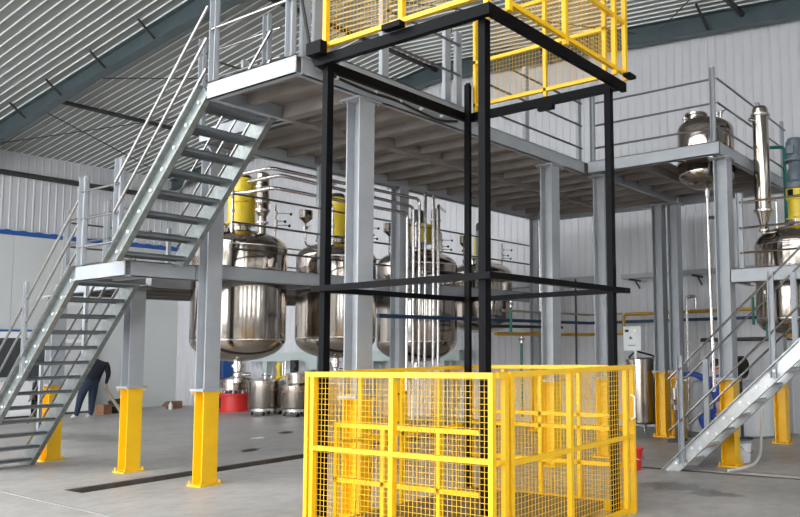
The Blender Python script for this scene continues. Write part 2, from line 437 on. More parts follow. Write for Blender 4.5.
column('grey column on a yellow base behind the left of the yellow lift cage', 5.42, 6.17, ZUB)
column('grey column on a yellow base right behind the middle of the lift cage', 8.91, 6.17, ZUB)
column('grey column under the inner corner of the right platform, behind the lift mast', 9.96, 5.92, ZUB)
column('grey column on a yellow base at the foot of the right stair', 9.95, 3.92, ZUB)
column('left one of the twin columns near the far wall', 12.64, 6.28, ZUB)
column('right one of the twin columns near the far wall', 12.66, 5.97, ZUB)
column('yellow column base beside the white plastic tank at the right edge', 12.58, 4.03, 2.45)
column('rear grey column hidden behind the cluster of vertical steel pipes', 8.80, 9.07, ZUB+.02)
column('rear grey column beside the rightmost of the four hanging tanks', 12.52, 9.02, ZUB+.02)

# ================================================================== UPPER PLATFORM
def chan_beam_y(mb, x, y0, y1, z0, z1, w=.07, t=.012, face=-1):
    """channel beam along y; web on the face side (-1: -x)"""
    xw = x if face < 0 else x+w-t
    mb.box(xw, xw+t, y0, y1, z0, z1); mb.box(x, x+w, y0, y1, z0, z0+t); mb.box(x, x+w, y0, y1, z1-t, z1)
    return mb
def chan_beam_x(mb, y, x0, x1, z0, z1, w=.07, t=.012, face=-1):
    yw = y if face < 0 else y+w-t
    mb.box(x0, x1, yw, yw+t, z0, z1); mb.box(x0, x1, y, y+w, z0, z0+t); mb.box(x0, x1, y, y+w, z1-t, z1)
    return mb
up = thing('upper_platform', 'high grey steel platform with ribbed underside spanning behind the lift', 'platform', (8.6, 7.5, ZUB))
YF = 6.03; YB = 9.10; XE = 12.9; XS = 4.507; XS2 = 5.42; YS = 7.45
part(up, 'edge_beam', chan_beam_y(MB(), XS, YF, YS, ZUB, ZU), GREY)
part(up, 'edge_beam', chan_beam_x(MB(), YF, XS+.07, 9.64, ZUB, ZU), GREY)
part(up, 'edge_beam', chan_beam_x(MB(), YS-.07, XS+.07, XS2, ZUB, ZU, face=1), GREY)
part(up, 'edge_beam', chan_beam_y(MB(), XS2, YS-.07, YB, ZUB, ZU), GREY)
part(up, 'edge_beam', chan_beam_x(MB(), YB-.10, XS2+.07, XE, ZUB-.02, ZU-.02, w=.10), GREY)
part(up, 'edge_beam', chan_beam_y(MB(), XE-.07, YF, YB-.1, ZUB, ZU, face=1), GREY)
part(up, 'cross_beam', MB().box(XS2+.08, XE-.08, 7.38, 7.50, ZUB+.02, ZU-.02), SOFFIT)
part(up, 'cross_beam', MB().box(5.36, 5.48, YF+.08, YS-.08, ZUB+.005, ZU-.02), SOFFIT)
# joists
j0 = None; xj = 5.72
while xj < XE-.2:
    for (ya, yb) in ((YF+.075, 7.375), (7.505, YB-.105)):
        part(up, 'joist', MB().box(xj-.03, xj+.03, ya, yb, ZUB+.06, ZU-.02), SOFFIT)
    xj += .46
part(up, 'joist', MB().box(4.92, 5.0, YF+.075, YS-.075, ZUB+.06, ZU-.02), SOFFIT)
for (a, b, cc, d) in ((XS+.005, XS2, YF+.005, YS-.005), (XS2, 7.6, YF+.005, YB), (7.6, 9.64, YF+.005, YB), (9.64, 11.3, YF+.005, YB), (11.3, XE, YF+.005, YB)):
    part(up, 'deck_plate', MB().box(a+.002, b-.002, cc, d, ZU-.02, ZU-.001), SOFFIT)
# lift threshold channel
th = chan_beam_x(MB(), YF-.01, 5.02, 7.0, ZU-.02, ZU+.115, w=.06)
part(up, 'threshold_beam', th, GREY)

# right-hand upper platform (over the far right stair)
mz = thing('side_platform', 'upper grey platform at the right carrying a small steel tank', 'platform', (11.2, 4.9, ZUB))
MX0, MX1, MY0, MY1 = 9.66, 12.9, 3.85, 5.98
part(mz, 'edge_beam', chan_beam_y(MB(), MX0, MY0, MY1, ZUB, ZU), GREY)
part(mz, 'edge_beam', chan_beam_x(MB(), MY0, MX0+.07, MX1, ZUB, ZU), GREY)
part(mz, 'edge_beam', chan_beam_y(MB(), MX1-.07, MY0+.07, MY1, ZUB, ZU, face=1), GREY)
part(mz, 'edge_beam', chan_beam_x(MB(), MY1-.07, MX0+.07, MX1-.07, ZUB, ZU, face=1), GREY)
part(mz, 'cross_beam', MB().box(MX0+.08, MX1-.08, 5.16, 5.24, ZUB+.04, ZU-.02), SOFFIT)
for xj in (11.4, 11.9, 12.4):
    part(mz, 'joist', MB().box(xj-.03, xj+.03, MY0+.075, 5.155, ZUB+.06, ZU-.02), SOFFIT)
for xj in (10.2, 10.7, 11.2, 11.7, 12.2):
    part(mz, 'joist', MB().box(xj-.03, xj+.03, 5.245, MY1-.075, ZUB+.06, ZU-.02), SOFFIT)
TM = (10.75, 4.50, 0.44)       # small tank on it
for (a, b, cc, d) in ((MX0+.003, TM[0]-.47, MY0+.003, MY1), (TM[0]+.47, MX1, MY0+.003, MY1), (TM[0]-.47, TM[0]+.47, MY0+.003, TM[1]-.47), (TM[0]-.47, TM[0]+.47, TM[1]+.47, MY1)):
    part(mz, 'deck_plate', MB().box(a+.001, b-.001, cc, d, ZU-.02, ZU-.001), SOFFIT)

# ================================================================== MIDDLE PLATFORM (carries the four tanks) + landing
TANKS = [(6.72, 10.15, .63, 1.52, 1.83, 3.16, 3.43), (8.45, 10.15, .63, 1.53, 1.87, 3.16, 3.44), (10.30, 10.15, .73, 1.41, 1.80, 3.20, 3.50), (12.15, 10.15, .63, 1.97, 2.22, 3.18, 3.45)]
mp = thing('middle_platform', 'mid height grey steel platform from which the four big tanks hang', 'platform', (9.0, 10.8, ZMB))
XM1 = 13.3
part(mp, 'edge_beam', chan_beam_x(MB(), 9.36, 5.85, XM1, ZMB, ZM), GREY)
part(mp, 'edge_beam', chan_beam_y(MB(), 5.84, 10.86, 13.62, ZMB, ZM), GREY)
part(mp, 'edge_beam', chan_beam_x(MB(), 13.55, 5.92, XM1, ZMB, ZM, face=1), GREY)
part(mp, 'edge_beam', chan_beam_x(MB(), 11.0, 5.92, XM1, ZMB, ZM, face=1), GREY)
xsb = [5.92] + [ (TANKS[i][0]+TANKS[i+1][0])/2 for i in range(3)] + [XM1]
for xb in xsb[1:-1]:
    part(mp, 'cross_beam', MB().box(xb-.05, xb+.05, 9.44, 10.99, ZMB+.01, ZM-.015), GREY)
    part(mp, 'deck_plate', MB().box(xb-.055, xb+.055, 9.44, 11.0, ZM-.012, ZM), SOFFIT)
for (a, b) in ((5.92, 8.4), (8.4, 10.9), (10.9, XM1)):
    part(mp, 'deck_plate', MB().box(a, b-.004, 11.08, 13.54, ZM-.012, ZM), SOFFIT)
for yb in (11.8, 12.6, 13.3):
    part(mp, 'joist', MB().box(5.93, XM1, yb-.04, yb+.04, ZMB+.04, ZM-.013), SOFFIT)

for (tx, ty, tr) in [t_[:3] for t_ in TANKS]:
    for sg in (-1, 1):
        xb = tx+sg*(tr+.06); part(mp, 'bearer', MB().box(xb-.03, xb+.03, 9.44, 10.99, ZM-.08, ZM+.018), GREY)

ld = thing('stair_landing', 'pale grey steel landing between the two flights of the left stair', 'landing', (5.35, 10.2, ZMB))
LX0, LX1, LY0, LY1 = 4.74, 5.60, 9.40, 10.56
ZM_, ZMB_ = ZM, ZMB; ZM, ZMB = 2.768, 2.574
part(ld, 'edge_beam', chan_beam_y(MB(), LX0, LY0, LY1, ZMB, ZM), GREY)
part(ld, 'edge_beam', chan_beam_x(MB(), LY0, LX0+.07, LX1, ZMB, ZM), GREY)
part(ld, 'edge_beam', chan_beam_x(MB(), LY1-.07, LX0+.07, LX1, ZMB, ZM, face=1), GREY)
part(ld, 'joist', MB().box(5.14, 5.22, LY0+.075, LY1-.075, ZMB+.03, ZM-.013), GREY)
part(ld, 'deck_plate', MB().box(LX0+.002, LX1, LY0+.002, LY1-.002, ZM-.012, ZM-.001), SOFFIT)
ZM, ZMB = ZM_, ZMB_
part(ld, 'link_beam', chan_beam_x(MB(), 9.40, 5.605, 5.70, 2.574, 2.768), GREY)

# ================================================================== RAILINGS
RR = .0155
def post_x(mb, x, y, z0, z1, w=.10, d=.05, t=.008, axis='y', open_=1):
    """channel post; web plane normal along x (axis='y': wide along y)"""
    if axis == 'y':
        mb.box(x-t/2, x+t/2, y-w/2, y+w/2, z0, z1)
        mb.box(min(x, x+open_*d), max(x, x+open_*d), y-w/2, y-w/2+t, z0, z1); mb.box(min(x, x+open_*d), max(x, x+open_*d), y+w/2-t, y+w/2, z0, z1)
    else:
        mb.box(x-w/2, x+w/2, y-t/2, y+t/2, z0, z1)
        mb.box(x-w/2, x-w/2+t, min(y, y+open_*d), max(y, y+open_*d), z0, z1); mb.box(x+w/2-t, x+w/2, min(y, y+open_*d), max(y, y+open_*d), z0, z1)
    return mb
def railing(label, posts, rails, m_rail=DULL, axis='y', open_=-1, w=.10, ptop=None):
    """posts: (x, y, z0, z1); rails: (a, b)"""
    t = thing('guard_railing', label, 'railing', (posts[0][0], posts[0][1], posts[0][2]))
    for p in posts: part(t, 'post', post_x(MB(), *p, axis=axis, open_=open_, w=w), GREY)
    for a, b in rails: part(t, 'rail', MB().cyl(a, b, RR, 8), m_rail)
    return t
HU = (5.38, 5.03, 4.68); PT = 5.53
# upper left stub, facing the camera
x = XS+.03
railing('railing on the near left corner of the high platform above the stair', [(x, 7.36, ZU, PT), (x, 6.12, ZU, PT)], [((x-.03, 7.40, z), (x-.03, 6.02, z)) for z in HU[:2]], m_rail=RAILM)
x = XS2-.02
railing('railing behind the stair head at the left end of the high platform', [(x, 7.72, ZU, 5.6), (x, 9.0, ZU, 5.6)], [((x, 7.50, z), (x, 9.05, z)) for z in (5.40, 5.05, 4.70)], m_rail=RAILM)
railing('pair of posts at the near corner of the high platform with the control cable', [(4.66, YF+.05, ZU, 5.6), (4.80, YF+.05, ZU, 5.6)], [((4.66, YF+.06, 5.38), (4.80, YF+.06, 5.38))], axis='x', open_=1, w=.09)
# front of the upper platform right of the lift
y = YF+.05
railing('railing along the front edge of the high platform right of the lift mast', [(7.25, y, ZU, PT), (8.25, y, ZU, PT), (9.60, y, ZU, PT)], [((7.2, y-.01, z), (9.64, y-.01, z)) for z in HU], axis='x', open_=1, w=.08)
railing('railing posts beside the lift opening on the high platform', [(5.67, y, ZU+.115, PT), (6.66, y, ZU+.115, PT), (6.86, y, ZU+.115, PT)], [((5.67, y-.01, z), (6.86, y-.01, z)) for z in (5.36, 4.98)], axis='x', open_=1, w=.09)
# rear of the upper platform
y = YB-.05
railing('rear railing of the high platform in front of the far roof', [(6.0, y, ZU-.02, PT), (7.9, y, ZU-.02, PT), (9.8, y, ZU-.02, PT), (12.8, y, ZU-.02, PT)], [((5.45, y-.01, z), (12.85, y-.01, z)) for z in HU], axis='x', open_=1, w=.08)
# right upper platform
x = MX0+.04
railing('railing on the side of the right upper platform facing the lift', [(x, 3.93, ZU, PT), (x, 5.90, ZU, PT)], [((x+.03, 3.9, z), (x+.03, 5.93, z)) for z in HU], w=.07)
railing('railing on the end of the right upper platform beside the small tank', [(11.55, 3.9, ZU, PT), (11.75, 3.9, ZU, PT), (12.80, 3.9, ZU, PT)], [((MX0+.08, 3.88, z), (12.85, 3.88, z)) for z in HU], axis='x', open_=1, w=.07)
# middle platform, in front of the tanks
HM = (3.78, 3.39, 3.035)
railing('dark pipe railing in front of the four hanging tanks', [(7.55, 9.42, ZM, 3.9), (9.36, 9.42, ZM, 3.9), (11.2, 9.42, ZM, 3.9), (13.2, 9.42, ZM, 3.9)], [((6.06, 9.36, z), (13.28, 9.36, z)) for z in HM], axis='x', open_=1, w=.06)
railing('pipe railing on the far side of the tank platform', [(7.6, 13.58, ZM, 3.9), (9.7, 13.58, ZM, 3.9), (11.8, 13.58, ZM, 3.9), (13.2, 13.58, ZM, 3.9)], [((6.0, 13.57, z), (13.25, 13.57, z)) for z in HM], axis='x', open_=1, w=.06)
railing('railing of the tank platform beside the lower left stair', [(5.87, 13.35, ZM, 3.95), (5.87, 12.13, ZM, 3.97)], [((5.86, 13.38, z), (5.86, 10.95, z)) for z in HM])
# landing, outer side
x = LX0+.04
railing('outer railing of the stair landing facing the camera', [(x, 10.47, 2.768, 3.91), (x, 9.62, 2.768, 4.03)], [((x-.03, 10.50, z), (x-.03, 9.62, z)) for z in (3.715, 3.363, 3.003)], m_rail=RAILM, w=.15)

# ================================================================== STAIRS
def stair(name, label, xl, xr, ya, za, yb, zb, steps, sd=.24, axis_sign=1, rail_h=(1.25, .90, .56), rails=('l', 'r'), posts=(), tread_m=TREAD, rail_m=RAILM, rise_extra=0.0, post_w=.06, smat=None, tread_dz=0.0):
    """flight between (ya,za) bottom and (yb,zb) top, nosing line; stringers in planes xl and xr"""
    t = thing(name, label, 'staircase', ((xl+xr)/2, ya, max(za, 0)))
    d = Vector((0, yb-ya, zb-za)); L = d.length; dn = d.normalized(); nrm = Vector((0, -dn.z, dn.y))
    if nrm.z < 0: nrm = -nrm
    for (x, s) in ((xl, 1), (xr, -1)):
        mb = MB()
        a0 = Vector((0, ya, za)); b0 = Vector((0, yb, zb))
        # sloped channel cut level at both ends
        vo = nrm*(sd/2)
        def poly(xx, h0, h1):
            pts = [a0+nrm*h0, b0+nrm*h0, b0+nrm*h1, a0+nrm*h1]
            # cut the lower end at the level za
            out = []
            lo0 = a0+nrm*h0; lo1 = a0+nrm*h1
            k0 = (za-lo0.z)/dn.z; k1 = (za-lo1.z)/dn.z
            return [(xx, (lo0+dn*k0).y, za), (xx, (b0+nrm*h0).y, (b0+nrm*h0).z), (xx, (b0+nrm*h1).y, (b0+nrm*h1).z), (xx, (lo1+dn*k1).y, za)]
        w = .008
        mb.extrude(poly(x-w/2, -sd/2, sd/2), (0,0,0), (w,0,0))
        for h in (-sd/2, sd/2-.01): mb.extrude(poly(min(x, x-s*.06), h, h+.01), (0,0,0), (.06,0,0))
        st = part(t, 'stringer', mb, smat or GALV)
        for k in range(1, steps+1):
            u = (k-.35)/steps
            p = a0 + d*u
            if s > 0:
                for off in (-.06, .06):
                    part(st, 'bolt', MB().cyl((x-.02*s, p.y+off, p.z-.02), (x-.004*s, p.y+off, p.z-.02), .02, 6), ZINC)
    # treads share one mesh
    tw = .235*(1 if yb > ya else -1)
    mb = MB(); y0_, y1_ = sorted((0, -tw if False else tw))
    mb.box(xl+.004, xr-.004, y0_, y1_, -.022, 0); 
    yn = 0
    mb.box(xl+.004, xr-.004, min(0, .008*(1 if tw > 0 else -1)), max(0, .008*(1 if tw > 0 else -1)), -.052, 0)
    mb.box(xl+.004, xr-.004, min(tw, tw-.008*(1 if tw > 0 else -1)), max(tw, tw-.008*(1 if tw > 0 else -1)), -.045, 0)
    me = mb.mesh('tread', tread_m); base = world_loc(t)
    for k in range(steps):
        u = (k+.55)/steps; p = Vector((0, ya, za)) + d*u
        o = bpy.data.objects.new('tread', me); COL.objects.link(o); o.parent = t; o.location = Vector((0, p.y-tw*.5, p.z+tread_dz)) - base
    for side in rails:
        x = xl-.02 if side == 'l' else xr+.02
        for h in rail_h:
            part(t, 'handrail', MB().cyl((x, ya, za+h), (x, yb, zb+h), RR, 8), rail_m)
    for (side, u, h) in posts:
        x = xl-.006 if side == 'l' else xr+.006; p = Vector((0, ya, za)) + d*u
        xo = x-.012 if side == 'l' else x+.004
        part(t, 'post_plate', MB().bar((xo+.004, p.y-nrm.y*sd/2, p.z-nrm.z*sd/2), (xo+.004, p.y+nrm.y*sd/2, p.z+nrm.z*sd/2), .010, .09, up=tuple(dn)), GREY)
        part(t, 'handrail_post', post_x(MB(), x, p.y, p.z-.05, p.z+h, w=post_w, d=.04, t=.008, open_=(-1 if side == 'l' else 1)), GREY)
    return t
# lower left flight: stringers x 4.87 and 5.76, from (Y 13.75, z 0) to (Y 10.85, z 2.80)
stair('staircase', 'lower flight of the left galvanised stair rising to the landing', 4.83, 5.52, 13.60, 0.0, 10.70, 2.70, 13, sd=.25, posts=(('l', .12, 1.2), ('l', .54, 1.2), ('r', .12, 1.2), ('r', .55, 1.2)), rail_h=(.95, .62, .28))
stair('staircase', 'upper flight of the left galvanised stair from landing to high platform', 4.60, 5.32, 9.36, 2.72, 7.60, 4.42, 8, sd=.23, rail_h=(.94, .59, .25), posts=())
stair('staircase', 'galvanised stair at the right edge with broad shiny stringers', 9.24, 9.78, 4.49, 0.0, 1.53, 2.62, 13, sd=.185, smat=GALV2, tread_m=GALV2, tread_dz=.035, posts=(('l', .06, 1.36), ('l', .49, 1.28), ('r', .10, 1.2), ('r', .53, 1.2), ('l', .92, 1.3)), rail_h=(1.20, .52), post_w=.075)

# right low platform the right stair leads to
rp = thing('low_platform', 'low grey platform at the right edge around the yellow topped tank', 'platform', (11.2, 2.4, 2.49))
part(rp, 'edge_beam', chan_beam_y(MB(), 9.80, 0.6, 3.78, 2.49, 2.69), GREY)
part(rp, 'edge_beam', chan_beam_x(MB(), 3.70, 10.07, 10.5, 2.49, 2.69, face=1), GREY)
part(rp, 'edge_beam', chan_beam_x(MB(), 3.70, 11.9, 12.90, 2.49, 2.69, face=1), GREY)
part(rp, 'edge_beam', chan_beam_x(MB(), 0.6, 9.86, 12.9, 2.49, 2.69), GREY)
part(rp, 'deck_plate', MB().box(9.86, 12.9, 0.68, 2.52, 2.675, 2.69), SOFFIT)
part(rp, 'deck_plate', MB().box(9.86, 10.5, 2.525, 3.69, 2.675, 2.69), SOFFIT)
part(rp, 'deck_plate', MB().box(12.0, 12.9, 2.605, 3.74, 2.675, 2.69), SOFFIT)
x = 9.90
railing('railing of the low right platform in front of the yellow topped tank', [(x, 3.66, 2.69, 3.74), (x, 1.9, 2.69, 3.74), (x, 0.7, 2.69, 3.74)], [((x-.03, 3.66, z), (x-.03, 0.65, z)) for z in (3.61, 3.25, 2.905)], m_rail=RAILM, w=.09)

# ================================================================== LIFT
lm = thing('lift_mast', 'black steel goods lift frame of four posts and square hoops', 'lift frame', (5.67, 4.82, 0))
LPX, LPY = (4.67, 6.68), (3.87, 5.765)
for x in LPX:
    for y in LPY:
        if (x, y) == (6.68, 5.765):
            part(lm, 'post', MB().box(x-.03, x+.03, y-.01, y+.05, 0, 4.75), BLACK)
            part(lm, 'guide_rail', MB().box(x-.06, x-.035, y-.05, y+.0, 0, 4.75), BLACK)
        else: part(lm, 'post', MB().box(x-.035, x+.035, y-.035, y+.035, 0, 4.33), BLACK)
for (z0, z1, nm) in ((2.195, 2.248, 'hoop_bar'), (4.325, 4.42, 'hoop_bar')):
    e = .10
    part(lm, nm, MB().box(4.575, 4.632, LPY[0]-.13, LPY[1]+e-.02, z0, z1), BLACK)
    part(lm, nm, MB().box(4.635, LPX[1]+.16, LPY[0]-.13, LPY[0]-.075, z0, z1), BLACK)
    part(lm, nm, MB().box(LPX[1]+.038, LPX[1]+.09, LPY[0]-.07, LPY[1]+.10, z0, z1), BLACK)
    part(lm, nm, MB().box(4.635, LPX[1]+.035, LPY[1]+.053, LPY[1]+.10, z0, z1), BLACK)
part(lm, 'foot_bar', MB().box(4.71, 6.64, 5.76, 5.80, .02, .07), BLACK)
def wire_mesh(parent, plane, c0, a0, a1, z0, z1, sp=.047, t=.0032, m=YEL):
    mb = MB(); a = a0+sp/2
    while a < a1:
        if plane == 'x': mb.box(c0-t/2, c0+t/2, a-t/2, a+t/2, z0, z1)
        else: mb.box(a-t/2, a+t/2, c0-t/2, c0+t/2, z0, z1)
        a += sp
    z = z0+sp/2
    while z < z1:
        if plane == 'x': mb.box(c0+t/2, c0+t*1.5, a0, a1, z-t/2, z+t/2)
        else: mb.box(a0, a1, c0+t/2, c0+t*1.5, z-t/2, z+t/2)
        z += sp
    return part(parent, 'wire_mesh', mb, m, kind='stuff')
def tube_x(parent, x0, x1, y, z, w=.04, name='rail', m=YEL): return part(parent, name, MB().box(x0, x1, y-w/2, y+w/2, z-w/2, z+w/2), m)
def tube_y(parent, y0, y1, x, z, w=.04, name='rail', m=YEL): return part(parent, name, MB().box(x-w/2, x+w/2, y0, y1, z-w/2, z+w/2), m)
def tube_z(parent, x, y, z0, z1, w=.04, name='post', m=YEL): return part(parent, name, MB().box(x-w/2, x+w/2, y-w/2, y+w/2, z0, z1), m)
lc = thing('lift_cage', 'yellow wire mesh guard cage around the base of the goods lift', 'safety cage', (5.67, 4.83, 0))
ZC = 1.465; CX0, CX1, CY0, CY1 = 4.575, 6.78, 3.70, 5.87
w = .045
# face toward the camera on the left (x = CX0)
for yy in (CY1-.02, 5.775, 4.78, CY0+.023): tube_z(lc, CX0, yy, 0, ZC-(.045 if yy in (4.78,) else 0), w)
tube_y(lc, 5.80, CY1-.045, CX0, ZC-.022, w); tube_y(lc, CY0+.047, 5.75, CX0, ZC-.022, w)
tube_y(lc, CY0+.047, 4.756, CX0, .79, .04); tube_y(lc, 4.804, 5.75, CX0, .79, .04)
tube_y(lc, CY0+.047, 5.75, CX0, .05, w)
wire_mesh(lc, 'x', CX0+.026, CY0+.05, 5.78, .07, ZC-.03)
# face toward the camera on the right (y = CY0): corner panel and gate
for xx in (4.70, 4.775, 5.62, 6.62, 6.76): tube_z(lc, xx, CY0, 0, ZC-.001, w)
tube_x(lc, CX0+.024, 4.676, CY0, ZC-.022, w); tube_x(lc, 4.80, 5.596, CY0, ZC-.022, w); tube_x(lc, 5.644, 6.596, CY0, ZC-.022, w); tube_x(lc, 6.644, 6.736, CY0, ZC-.022, w)
tube_x(lc, 4.80, 5.596, CY0, .755, .04); tube_x(lc, 5.644, 6.596, CY0, .755, .04); tube_x(lc, CX0+.024, 4.676, CY0, .78, .035); tube_x(lc, 6.644, 6.736, CY0, .76, .035)
tube_x(lc, 4.80, 6.596, CY0, .05, w)
wire_mesh(lc, 'y', CY0+.026, 4.59, 6.74, .07, ZC-.03)
# far faces
for yy in (3.87-.08, 4.35, 4.85, 5.35, CY1-.03): tube_z(lc, CX1, yy, 0, ZC-.05, .04)
for zz in (ZC-.022, .945, .815, .455, .04): tube_y(lc, CY0+.02, CY1, CX1, zz, .04 if zz != .04 else .09)
wire_mesh(lc, 'x', CX1+.026, CY0+.03, CY1-.03, .07, ZC-.03)
for xx in (4.66, 5.2, 5.75, 6.3): tube_z(lc, xx, CY1, 0, ZC-.05, .04)
for zz in (ZC-.022, .79, .05): tube_x(lc, 4.6, CX1-.025, CY1, zz, .04)
wire_mesh(lc, 'y', CY1+.026, 4.6, CX1-.03, .07, ZC-.03)
part(lc, 'gate_handle', MB().path([(6.68, CY0-.03, .93), (6.68, CY0-.07, .95), (6.68, CY0-.07, 1.15), (6.68, CY0-.03, 1.17)], .010, 6), WHITE)
# car parked at the bottom
ca = thing('lift_car', 'lift car with a yellow guard frame parked inside the mesh cage', 'lift car', (5.67, 4.83, .04))
part(ca, 'floor_plate', MB().box(4.74, 6.60, 3.95, 5.72, .05, .12), mat('worn_floor_plate', (.20, .15, .10), .6, .3, .3, 8))
for yy in (5.68, 5.08, 4.43, 3.97): tube_z(ca, 4.76, yy, .12, .96, .04)
for zz in (.98, .49): tube_y(ca, 3.95, 5.70, 4.76, zz, .04)
# guard at the upper stop
lu = thing('lift_upper_guard', 'yellow wire mesh guard panels on top of the black lift frame', 'safety cage', (5.67, 4.83, 4.42))
ZT = 5.55
for yy, zb in ((5.72, 4.42), (4.73, 4.44), (3.78, 4.42)): tube_z(lu, 4.60, yy, zb, ZT, .045)
for zz in (4.505, 5.04, ZT+.02): tube_y(lu, 3.76, 5.745, 4.60, zz, .04)
wire_mesh(lu, 'x', 4.626, 3.8, 5.71, 4.52, ZT, t=.0024)
for xx in (4.80, 5.64, 6.55, 6.77): tube_z(lu, xx, 3.715, 4.42, ZT, .045)
for zz in (4.49, 5.04, ZT+.02): tube_x(lu, 4.78, 6.79, 3.715, zz, .04)
wire_mesh(lu, 'y', 3.741, 4.8, 6.75, 4.51, ZT, t=.0024)
for yy in (5.73, 4.72, 3.95): tube_z(lu, 6.75, yy, 4.43, ZT, .04)
for zz in (4.51, 5.03, ZT): tube_y(lu, 3.93, 5.75, 6.75, zz, .04)
wire_mesh(lu, 'x', 6.776, 3.95, 5.72, 4.53, ZT, t=.0024)
part(lu, 'wheel_bracket', MB().box(6.66, 6.80, 3.60, 3.68, 4.425, 4.46), BLACK)
part(lu, 'stop_block', MB().box(4.50, 4.565, 4.66, 4.88, 4.42, 4.47), BLACK)
part(lu, 'stop_block', MB().box(4.49, 4.565, 5.66, 5.86, 4.40, 4.52), BLACK)
part(lu, 'stop_block', MB().box(6.70, 6.76, 4.60, 4.80, 4.27, 4.32), BLACK)
# control cable along the platform edge
cb = MB().path([(4.56, 6.02, 5.75), (4.50, 6.01, 5.2), (4.60, 6.0, 4.75), (4.66, 5.99, 4.42), (4.9, 5.985, 4.36), (5.4, 5.985, 4.33), (5.75, 5.985, 4.35), (6.1, 5.985, 4.31), (6.45, 5.985, 4.29), (6.72, 5.985, 4.36)], .016, 6, .2)
cab = part(None, 'control_cable', cb, RUBBER); tag(cab, 'black control cable clipped along the platform edge beside the lift', 'cable')
for xx in (4.95, 5.45, 5.8, 6.12, 6.45):
    part(cab, 'cable_clip', MB().box(xx-.012, xx+.012, 5.963, 6.003, 4.34, 4.365), WHITE)

# ================================================================== TANKS
def dome(r, z0, h, n=9, up=True):
    """quarter-ellipse profile from (r, z0) to the axis"""
    out = []
    for i in range(n+1):
        a = PI/2*i/n; out.append((max(r*math.cos(a), .002), z0 + (h if up else -h)*math.sin(a)))
    return out
def tank_shell(cx, cy, r, zb, z1, z2, zt, n=48):
    prof = list(reversed(dome(r, z1, z1-zb, up=False))) + dome(r, z2, zt-z2)
    return MB().lathe(cx, cy, prof, n)
def flange(mb, cx, cy, z, r, h=.03, n=20): return mb.lathe(cx, cy, [(r-.001, z), (r, z), (r, z), (r, z+h), (r, z+h), (r-.001, z+h)], n)
def handle_valve(parent, x, y, z, dx, dy):
    v = part(parent, 'valve', MB().cyl((x,y,z-.03), (x,y,z+.03), .022, 10).cyl((x,y,z), (x+dx*.22,y+dy*.22,z+.01), .007, 6), PIPE)
    part(v, 'knob', MB().lathe(x+dx*.24, y+dy*.24, [(.004, z-.018), (.018, z-.008), (.02, z+.01), (.012, z+.024), (.003, z+.028)], 8), RUBBER)
    return v
def hopper(parent, x, y, z0, z1, r=.085):
    h = part(parent, 'charging_funnel', MB().lathe(x, y, [(.012, z0-.16), (.012, z0), (.012, z0), (r, z0+.08), (r, z0+.08), (r, z1), (r, z1), (r-.006, z1), (r-.006, z1), (r-.01, z0+.09), (.01, z0+.02)], 20), STEEL)
    part(h, 'ball_valve', MB().cyl((x-.03,y,z0-.06), (x+.03,y,z0-.06), .024, 10).cyl((x,y,z0-.06), (x+.05,y-.05,z0-.03), .006, 6), PIPE)
    return h
def pipe(parent, name, pts, r=.019, m=PIPE, bend=.06, n=8): return part(parent, name, MB().path(pts, r, n, bend), m)
